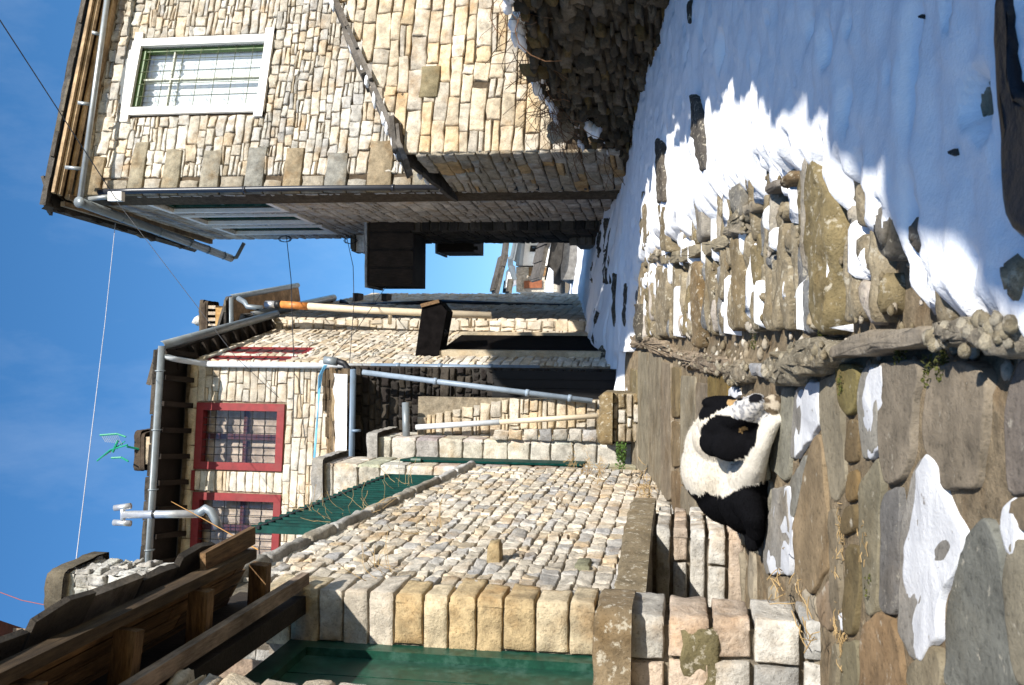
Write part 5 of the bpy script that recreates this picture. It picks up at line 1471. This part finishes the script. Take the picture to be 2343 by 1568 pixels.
# stones and step edges in the snow; small near-black slabs stand for dark holes
mb = MB()
for pts, c, th in (([(2020,274),(2038,300),(2055,420),(2062,500),(2045,500),(2022,380)], (.09, .08, .07), .13), ([(1919,405),(1935,412),(1943,590),(1922,595)], (.10, .085, .07), .12), ([(1925,600),(1945,605),(1955,740),(1938,735)], (.2, .16, .1), .10),
                  ([(2012,0),(2017,0),(2018,70),(2013,70)], (.08, .07, .06), .12), ([(2692,30),(2704,30),(2706,55),(2694,58)], (.04, .04, .045), .10), ([(2772,430),(2790,430),(2788,470),(2776,476)], (.05, .05, .05), .10), 
                  ([(1880,560),(1892,560),(1900,690),(1880,735),(1875,640)], (.24, .19, .12), .10), ([(2570,455),(2600,460),(2620,560),(2590,620),(2570,560)], (.2, .19, .16), .085),
                  ([(2796,470),(2812,475),(2822,560),(2806,590)], (.12, .11, .1), .082), ):
    P = [gf(*p, th) for p in pts]; slab(mb, P, th, c, .012, .01, 0, .03, .004, rg, jag=1)
for (x0, x1, ya, yb) in ((1772, 1791, 640, 832), (1866, 1876, 890, 1000), (1745, 1752, 900, 1015), (1760, 1768, 1010, 1130), (1800, 1806, 800, 960), (1735, 1740, 760, 830), (1758, 1763, 640, 760), (1832, 1840, 830, 960)):
    P = [gf(x, y, .08) for x, y in ((x0, ya), (x1, ya), (x1, yb), (x0, yb))]
    if x1 - x0 > 14: P = [P[0], P[1], P[2], P[3]]
    slab(mb, P, .105, (.08, .07, .055), .015, .02, 0, .08, .0, rg, jag=1)
tag(mb.build('step_stones', M['cobble'], None, True), None, None, None, 'structure')
# dark wet step edge at the bottom corner
mb = MB(); P = [gf(*p, .1) for p in ((2936,-60),(2942,150),(2946,300),(2955,600),(2962,672),(2985,700),(3060,720),(3060,300),(2992,240),(2968,-60))]
slab(mb, P, .12, (.02, .02, .025), .02, .004, 0, .04, .0, rg, jag=.4)
M['wet'] = plain('wet', (.012, .012, .016), .38, spec=.25, var=.4, vs=12, bd=.012)
tag(mb.build('wet_step', M['wet'], None, True), None, None, None, 'structure')

# snow
XB = [(2.2, -.05), (2.6, -.02), (3.0, .06), (3.2, .22), (3.7, .48), (4.5, .70), (5.2, .76), (7, .84), (9.8, .86), (11.6, .84), (12.3, .5), (12.8, -.3), (13.2, -1.6)]
def xb(y): return float(np.interp(y, [a for a, _ in XB], [b for _, b in XB]))
def snow_t(x, y):
    e = x - xb(y) + .16 * nz(x * 1.4, y * 5.5, 1) + .10 * nz(x * 3.0, y * 14, 5)
    t = min(max(e / .16, 0), 1); t = t * t * (3 - 2 * t)
    th = .098 * t + (.030 * nz(x * 1.7, y * 2.3, 8) + .020 * nz(x * 6, y * 8, 2) + .008 * nz(x * 20, y * 24, 2)) * t
    # hollows where feet went
    h = nz(x * 2.6 + 4, y * 3.4, 20)
    if h > .42: th -= (h - .42) * .28 * t
    h2 = nz(x * 6 + 4, y * 8.4, 33)
    if h2 > .45: th -= (h2 - .45) * .22 * t
    # strips caught between the cobbles
    if .05 < x < .9 and y < 12.6:
        k = nz(x * 2.3, y * 11, 12) + .35 * nz(x * 5, y * 23, 3) - .42 + max(0, .25 * (x - .5))
        if k > 0: th = max(th, min(.062, .02 + k * .5))
    return th
def zs(x, y):
    th = snow_t(x, y)
    return G(x, y) + (th if th > .006 else -.06)
def kp(q): return (q[:, 2] - np.array([G(a, b) for a, b, _ in q])).max() > .005
xs = np.arange(-.1, 3.75, .021); ys = list(np.arange(2.0, 6.5, .024)) + list(np.arange(6.5, 13.4, .05))
tag(grid_mesh('snow_cover', xs, ys, zs, M['snow'], keep=kp), 'blue shaded snow covering right side of the cobbled street', 'snow', None, 'stuff')
def zs2(x, y):
    th = .09 + .05 * nz(x * 1.2, y * .8, 4) + .05 * nz(x * 2.5, y * 3.5, 9)
    h = nz(x * 1.6, y * 4.5, 14)
    if h > .33: th -= (h - .33) * .8
    return G(x, y) + th
ys2 = list(np.arange(13.0, 20, .07)) + list(np.arange(20, 48, .25))
tag(grid_mesh('upper_snow', np.arange(-1.4, 5, .07), ys2, lambda x, y: zs2(x, y) - (.10 if y < 13.3 else 0) , M['snow']), 'trodden snow on the alley climbing between the houses', 'snow', None, 'stuff')

# small plants
def tuft(mb, c, n, hgt, spread, rg, lw=.012):
    for k in range(n):
        a = rg.uniform(0, 6.28); r = spread * rg.random() ** .6
        p = np.array([c[0] + r * math.cos(a), c[1] + r * math.sin(a) * .7, c[2]]) + np.array([0, 0, rg.uniform(0, hgt)])
        d = np.array([rg.uniform(-1, 1), rg.uniform(-1, 1), rg.uniform(-.2, 1)]); d /= np.linalg.norm(d)
        s = np.cross(d, [rg.uniform(-1, 1), rg.uniform(-1, 1), .3]); s /= np.linalg.norm(s)
        L = rg.uniform(.6, 1.5) * lw
        mb.add([p - s * L * .5, p + d * L, p + s * L * .5, p - d * L * .8], [(0, 1, 2, 3)])
rg = random.Random(55)
mb = MB(); tuft(mb, at(1432, 1042, 10.6), 380, .10, .14, rg, .014)
tag(mb.build('green_weed', M['leaf']), 'fresh green weed growing at the foot of the yard wall end', 'weed')
mb = MB()
for (px, py, y, n) in ((1345, 1075, 10.7, 60), (1310, 1060, 11.2, 40), (1480, 1130, 7.3, 40), (1790, 1350, 4.6, 16), (1850, 1400, 4.2, 12), (1375, 1085, 10, 40)):
    c = at(px, py, y)
    for k in range(n):
        p = c + np.array([rg.gauss(0, .07), rg.gauss(0, .07), rg.gauss(0, .02)]); pts = [p]; d = np.array([rg.uniform(-1, 1), rg.uniform(-1, .6), rg.uniform(0, 1)])
        for j in range(3):
            d = d + np.array([rg.uniform(-.5, .5), rg.uniform(-.5, .5), rg.uniform(-.5, .1)]); d /= np.linalg.norm(d); pts.append(pts[-1] + d * rg.uniform(.02, .04))
        mb.tube(pts, .0022, 4, cap=False)
for (px, py, y) in ((1930, 1230, 3.6), (1925, 1400, 3.4), (1990, 1230, 3.3), (1920, 1330, 3.5), (1938, 1480, 3.4)):
    c = ong(px, py)
    for k in range(70):
        p = c + np.array([rg.gauss(0, .05), rg.gauss(0, .03), rg.uniform(0, .02)]); a = rg.uniform(0, 6.28)
        d = np.array([math.cos(a), math.sin(a), rg.uniform(.1, .5)]) * .03
        mb.tube([p, p + d, p + d * 1.8 + np.array([rg.uniform(-.01, .01), 0, -.012])], .0016, 3, cap=False)
tag(mb.build('dry_weeds', M['straw']), 'dry brown grass wisps on wall foot, steps and between flagstones', 'dry grass', kind='stuff')
mb = MB()
for (px, py, y) in ((700, 1180, 9.2), (930, 1120, 10.4), (760, 1200, 8.3), (860, 1180, 8.8), (985, 1230, 8.4), (880, 1330, 6.6)):
    c = at(px, py, y); c = LW.p(*LW.px(px, py), .03)
    for k in range(9):
        pts = [c + np.array([rg.uniform(0, .03), rg.gauss(0, .12), rg.gauss(0, .06)])]; d = np.array([rg.uniform(.0, .8), rg.uniform(-1, 1), rg.uniform(-.2, 1)])
        for j in range(5):
            d = d + np.array([rg.uniform(-.3, .5), rg.uniform(-.5, .5), rg.uniform(-.6, .3)]); d /= np.linalg.norm(d); pts.append(pts[-1] + d * rg.uniform(.03, .07))
        mb.tube(pts, .0018, 4, cap=False)
tag(mb.build('dry_twigs', M['straw']), 'thin dry straw coloured twigs hanging on the sunlit yard wall', 'twigs', kind='stuff')
mb = MB()
for (px, py, n) in ((2055, 800, 160), (2150, 832, 160), (1880, 760, 120), (1925, 880, 120), (2120, 850, 80), (1985, 1340, 40), (1720, 780, 60)):
    c = ong(px, py, .03); tuft(mb, c - np.array([0, 0, .02]), n, .03, .05, rg, .007)
tag(mb.build('moss', M['moss']), 'little green moss cushions in joints along the kerb', 'moss', kind='stuff')

# ================================================================== the dog
def blob(mb, p, r, n=20, m=12):
    V = []; 
    for j in range(m + 1):
        th = math.pi * j / m
        for i in range(n):
            ph = 2 * math.pi * i / n
            V.append((p[0] + r[0] * math.sin(th) * math.cos(ph), p[1] + r[1] * math.sin(th) * math.sin(ph), p[2] + r[2] * math.cos(th)))
    mb.add(V, [(j * n + i, (j + 1) * n + i, (j + 1) * n + (i + 1) % n, j * n + (i + 1) % n) for j in range(m) for i in range(n)])
def chain(mb, pts, sub=8):
    for i in range(len(pts) - 1):
        (p, r), (q, s) = pts[i], pts[i + 1]
        for k in range(sub + 1):
            f = k / sub; rr = r + (s - r) * f; blob(mb, p + (q - p) * f, (rr, rr, rr), 14, 8)
D = at
db = MB()
for (x, y, Y, r) in ((1672, 1058, 5.40, (.22, .20, .225)), (1640, 1030, 5.42, (.19, .18, .165)), (1672, 1116, 5.44, (.195, .19, .19)), (1708, 1164, 5.40, (.13, .16, .125)),
                     (1704, 1136, 5.26, (.17, .13, .135)), (1722, 1092, 5.26, (.12, .11, .10)), (1648, 1000, 5.30, (.14, .15, .14)), (1634, 1072, 5.42, (.2, .18, .17))):
    blob(db, D(x, y, Y), r)
chain(db, [(D(1718, 1186, 5.32), .085), (D(1728, 1220, 5.28), .052), (D(1722, 1246, 5.27), .038)])        # tail root, tail tip tucked at the pier
chain(db, [(D(1708, 1148, 5.15), .078), (D(1722, 1182, 5.12), .056), (D(1728, 1218, 5.16), .042)])        # hind leg folded
chain(db, [(D(1708, 1095, 5.18), .09), (D(1727, 1062, 5.05), .058), (D(1742, 1018, 4.97), .047), (D(1762, 972, 4.93), .043)])   # near foreleg
chain(db, [(D(1735, 985, 5.06), .06), (D(1760, 945, 4.98), .046), (D(1769, 928, 4.94), .046)])         # far foreleg
for k in range(4):
    blob(db, D(1764 + k * 8, 958 + (k - 1.5) ** 2 * 1.5, 4.92), (.02, .024, .017), 10, 6)
    blob(db, D(1757 + k * 8, 912 + (k - 1.5) ** 2 * 1.6, 4.92), (.021, .024, .018), 10, 6)
# head
blob(db, D(1652, 968, 5.14), (.125, .125, .118)); blob(db, D(1672, 985, 5.09), (.10, .09, .09)); blob(db, D(1662, 945, 5.10), (.085, .09, .08))
chain(db, [(D(1682, 952, 5.04), .078), (D(1712, 937, 4.97), .060), (D(1732, 922, 4.93), .047)])
chain(db, [(D(1712, 962, 5.03), .055), (D(1742, 938, 4.96), .036)])
blob(db, D(1728, 913, 4.91), (.018, .016, .016))
blob(db, D(1690, 978, 5.005), (.03, .02, .018)); blob(db, D(1668, 926, 5.02), (.03, .022, .018))    # brow ridges
# ears, folded along the head
for (x, y, Y, r) in ((1640, 1012, 5.07, (.075, .035, .085)), (1672, 1024, 5.02, (.07, .034, .095)), (1700, 1016, 5.01, (.045, .028, .05)), (1645, 922, 5.10, (.035, .05, .085))):
    blob(db, D(x, y, Y), r)
tmp = db.build('dog_form', M['snow'])
rm = tmp.modifiers.new('r', 'REMESH'); rm.mode = 'VOXEL'; rm.voxel_size = .0095
smo = tmp.modifiers.new('s', 'SMOOTH'); smo.iterations = 5; smo.factor = .55
bpy.context.view_layer.update()
dg = bpy.context.evaluated_depsgraph_get()
me = bpy.data.meshes.new_from_object(tmp.evaluated_get(dg))
bpy.data.objects.remove(tmp)
me.name = 'dog_body'
nv = len(me.vertices)
co = np.empty(nv * 3, np.float32); me.vertices.foreach_get('co', co); co = co.reshape(-1, 3).astype(float)
no = np.empty(nv * 3, np.float32); me.vertices.foreach_get('normal', no); no = no.reshape(-1, 3).astype(float)
col = np.empty((nv, 4)); col[:, 3] = 1
WH = np.array([.60, .56, .49]); BK = np.array([.0035, .0035, .0045]); TN = np.array([.34, .22, .10]); CR = np.array([.55, .43, .28]); GY = np.array([.42, .42, .44])
def ell(p, c, r): 
    d = (p - c) / np.array(r); return float(np.sqrt(d @ d))
def seg(p, a, b):
    sc_ = np.array([1, .3, 1]); p, a, b = p * sc_, a * sc_, b * sc_
    t = min(max((p - a) @ (b - a) / ((b - a) @ (b - a)), 0), 1)
    return float(np.linalg.norm(p - a - (b - a) * t))
near_c, near_r = D(1668, 998, 5.05), (.115, .16, .135)
far_c, far_r = D(1646, 914, 5.08), (.055, .14, .125)
spots = [D(1703, 989, 4.98), D(1673, 918, 4.99)]
nose_c = D(1729, 911, 4.9); muz = [D(1712, 937, 4.95), D(1735, 922, 4.92)]
paw1 = D(1771, 922, 4.92)
rgd = random.Random(4)
for i in range(nv):
    p = co[i]; w = .05 * nz(p[0] * 9, p[1] * 9, p[2] * 9) + .07 * nz(p[0] * 30, p[1] * 30, p[2] * 30)
    c = WH.copy()
    f = min(max(nz(p[0] * 5, p[1] * 5, p[2] * 5 + 3) * 1.3, 0), 1) * .5
    c = c * (1 - f) + CR * f
    dx, dy = None, None
    k = p @ FW
    sx = 1171.5 - F * (p @ CV) / k; sy = 784 - F * (p @ CU) / k
    # black hindquarters: a band boundary running round the barrel
    bx = float(np.interp(p[2], [-.45, -.33, -.2, -.05, .05], [-.655, -.665, -.745, -.75, -.66]))
    if p[0] + w * .35 < bx: c = BK
    e = min(ell(p, near_c, near_r), ell(p, D(1650, 1014, 5.06), (.10, .16, .11)), ell(p, D(1696, 992, 5.0), (.085, .1, .09))) + w * 1.6
    if e < 1 and p[1] < 5.22: c = BK
    e = min(seg(p, D(1612, 948, 5.14), D(1642, 928, 5.10)), seg(p, D(1642, 928, 5.10), D(1688, 906, 5.04)))
    e = min(e, seg(p, D(1612, 920, 5.14), D(1668, 896, 5.06)) - .012)
    if e + w * .12 < .034: c = BK
    for s_ in spots:
        if np.linalg.norm(p - s_) < .026: c = TN
    d = min(np.linalg.norm(p - m_) for m_ in muz)
    if d < .075 and c[0] > .1:
        s_ = nz(p[0] * 60, p[1] * 60, p[2] * 60); c = GY * rgd.uniform(.35, .8) if s_ > .0 else np.array([.50, .48, .46])
    if np.linalg.norm((p - nose_c) * np.array([1, 1, .8])) < .027: c = BK * 2
    if np.linalg.norm(p - paw1) < .055:
        c = np.array([.10, .075, .05]) if nz(p[0] * 28, p[1] * 28, p[2] * 28) > .0 else np.array([.42, .36, .28])
    col[i, :3] = c
ca = me.color_attributes.new('Col', 'FLOAT_COLOR', 'POINT'); ca.data.foreach_set('color', col.astype(np.float32).ravel())
me.polygons.foreach_set('use_smooth', [True] * len(me.polygons))
m, nt, b = newmat('dog_coat')
at_ = nd(nt, 'ShaderNodeAttribute', attribute_name='Col'); v = mapped(nt, 1)
c_ = mixc(nt, at_.outputs['Color'], ramp(nt, noise_f(nt, v, 45, 4, .7), [(.3, .82), (.7, 1.08)]))
nt.links.new(c_, b.inputs['Base Color']); b.inputs['Roughness'].default_value = .9; b.inputs['Specular IOR Level'].default_value = .06
bump(nt, b, noise_f(nt, v, 120, 3, .7), .006, .6)
M['coat'] = m
me.materials.clear(); me.materials.append(m)
dog = bpy.data.objects.new('dog', me); COL.objects.link(dog)
tag(dog, 'black and white dog curled asleep on flagstones with head on its paws', 'dog')
fb = MB(); rg = random.Random(77); idx = [rg.randrange(nv) for _ in range(26000)]
FV = []; FC = []; FF = []
cen = D(1680, 1080, 5.5)
for i in idx:
    p, n = co[i], no[i]
    hd = ell(p, D(1680, 960, 5.05), (.2, .2, .2)) < 1 or p[1] < 5.06
    L = rg.uniform(.005, .009) if hd else rg.uniform(.010, .020)
    fl = np.array([-.8, .1, -.35]) - n * float(np.array([-.8, .1, -.35]) @ n)
    d = n * .16 + fl * .8 + np.array([rg.gauss(0, .15), rg.gauss(0, .15), rg.gauss(0, .15)]); d /= np.linalg.norm(d)
    s = np.cross(d, n); s /= max(np.linalg.norm(s), 1e-6); s *= .0016
    k = len(FV); FV += [p - s - n * .001, p + s - n * .001, p + d * L]; FF.append((k, k + 1, k + 2))
    cc = col[i, :3] * rg.uniform(.85, 1.1); FC += [cc, cc, cc]
fb.add(FV, FF, np.array(FC)); fb.build('fur', M['coat'], dog)

# ================================================================== light, sky, camera
SUN = np.array([-.75, 1.0, -.68]); SUN /= np.linalg.norm(SUN)
sl = bpy.data.lights.new('sun', 'SUN'); sl.energy = 5.0; sl.angle = R(.5); sl.color = (1.0, .955, .87)
so = bpy.data.objects.new('sun', sl); COL.objects.link(so)
so.rotation_euler = Vector(SUN).to_track_quat('-Z', 'Y').to_euler()
wd_ = bpy.data.worlds.new('World'); SC.world = wd_; wd_.use_nodes = True
nt = wd_.node_tree; bg = nt.nodes['Background']
sk = nd(nt, 'ShaderNodeTexSky', sky_type='NISHITA'); sk.sun_disc = False
sk.sun_elevation = math.asin(-SUN[2]); sk.sun_rotation = math.atan2(-SUN[0], -SUN[1])
sk.air_density = 1.0; sk.dust_density = .3; sk.ozone_density = 2.0; sk.altitude = 600
hs = nd(nt, 'ShaderNodeHueSaturation'); hs.inputs['Saturation'].default_value = 1.28
nt.links.new(sk.outputs['Color'], hs.inputs['Color']); tc = nd(nt, 'ShaderNodeTexCoord'); mp = nd(nt, 'ShaderNodeMapping'); mp.inputs['Scale'].default_value = (5, 1.6, 2.2); mp.inputs['Rotation'].default_value = (.5, .3, .4)
nt.links.new(tc.outputs['Generated'], mp.inputs['Vector'])
cl = ramp(nt, noise_f(nt, mp.outputs['Vector'], 2.0, 7, .62), [(.50, 0.0), (.9, .13)])
sx = nd(nt, 'ShaderNodeMix', data_type='RGBA'); nt.links.new(cl, sx.inputs['Factor']); nt.links.new(hs.outputs['Color'], sx.inputs['A']); sx.inputs['B'].default_value = (5.5, 6.2, 7.0, 1)
nt.links.new(sx.outputs['Result'], bg.inputs['Color']); bg.inputs['Strength'].default_value = .118
cam = bpy.data.cameras.new('camera'); cam.sensor_width = 36; cam.lens = 36.6; cam.clip_end = 500; cam.clip_start = .05
co_ = bpy.data.objects.new('camera', cam); COL.objects.link(co_)
Mx = Matrix(((-CV[0], CU[0], -FW[0], 0), (-CV[1], CU[1], -FW[1], 0), (-CV[2], CU[2], -FW[2], 0), (0, 0, 0, 1)))
co_.matrix_world = Mx
cam.dof.use_dof = True; cam.dof.focus_distance = 8.0; cam.dof.aperture_fstop = 8.0
SC.camera = co_
SC.view_settings.view_transform = 'Standard'; SC.view_settings.look = 'None'; SC.view_settings.gamma = 1; SC.view_settings.exposure = .8
SC.cycles.max_bounces = 6
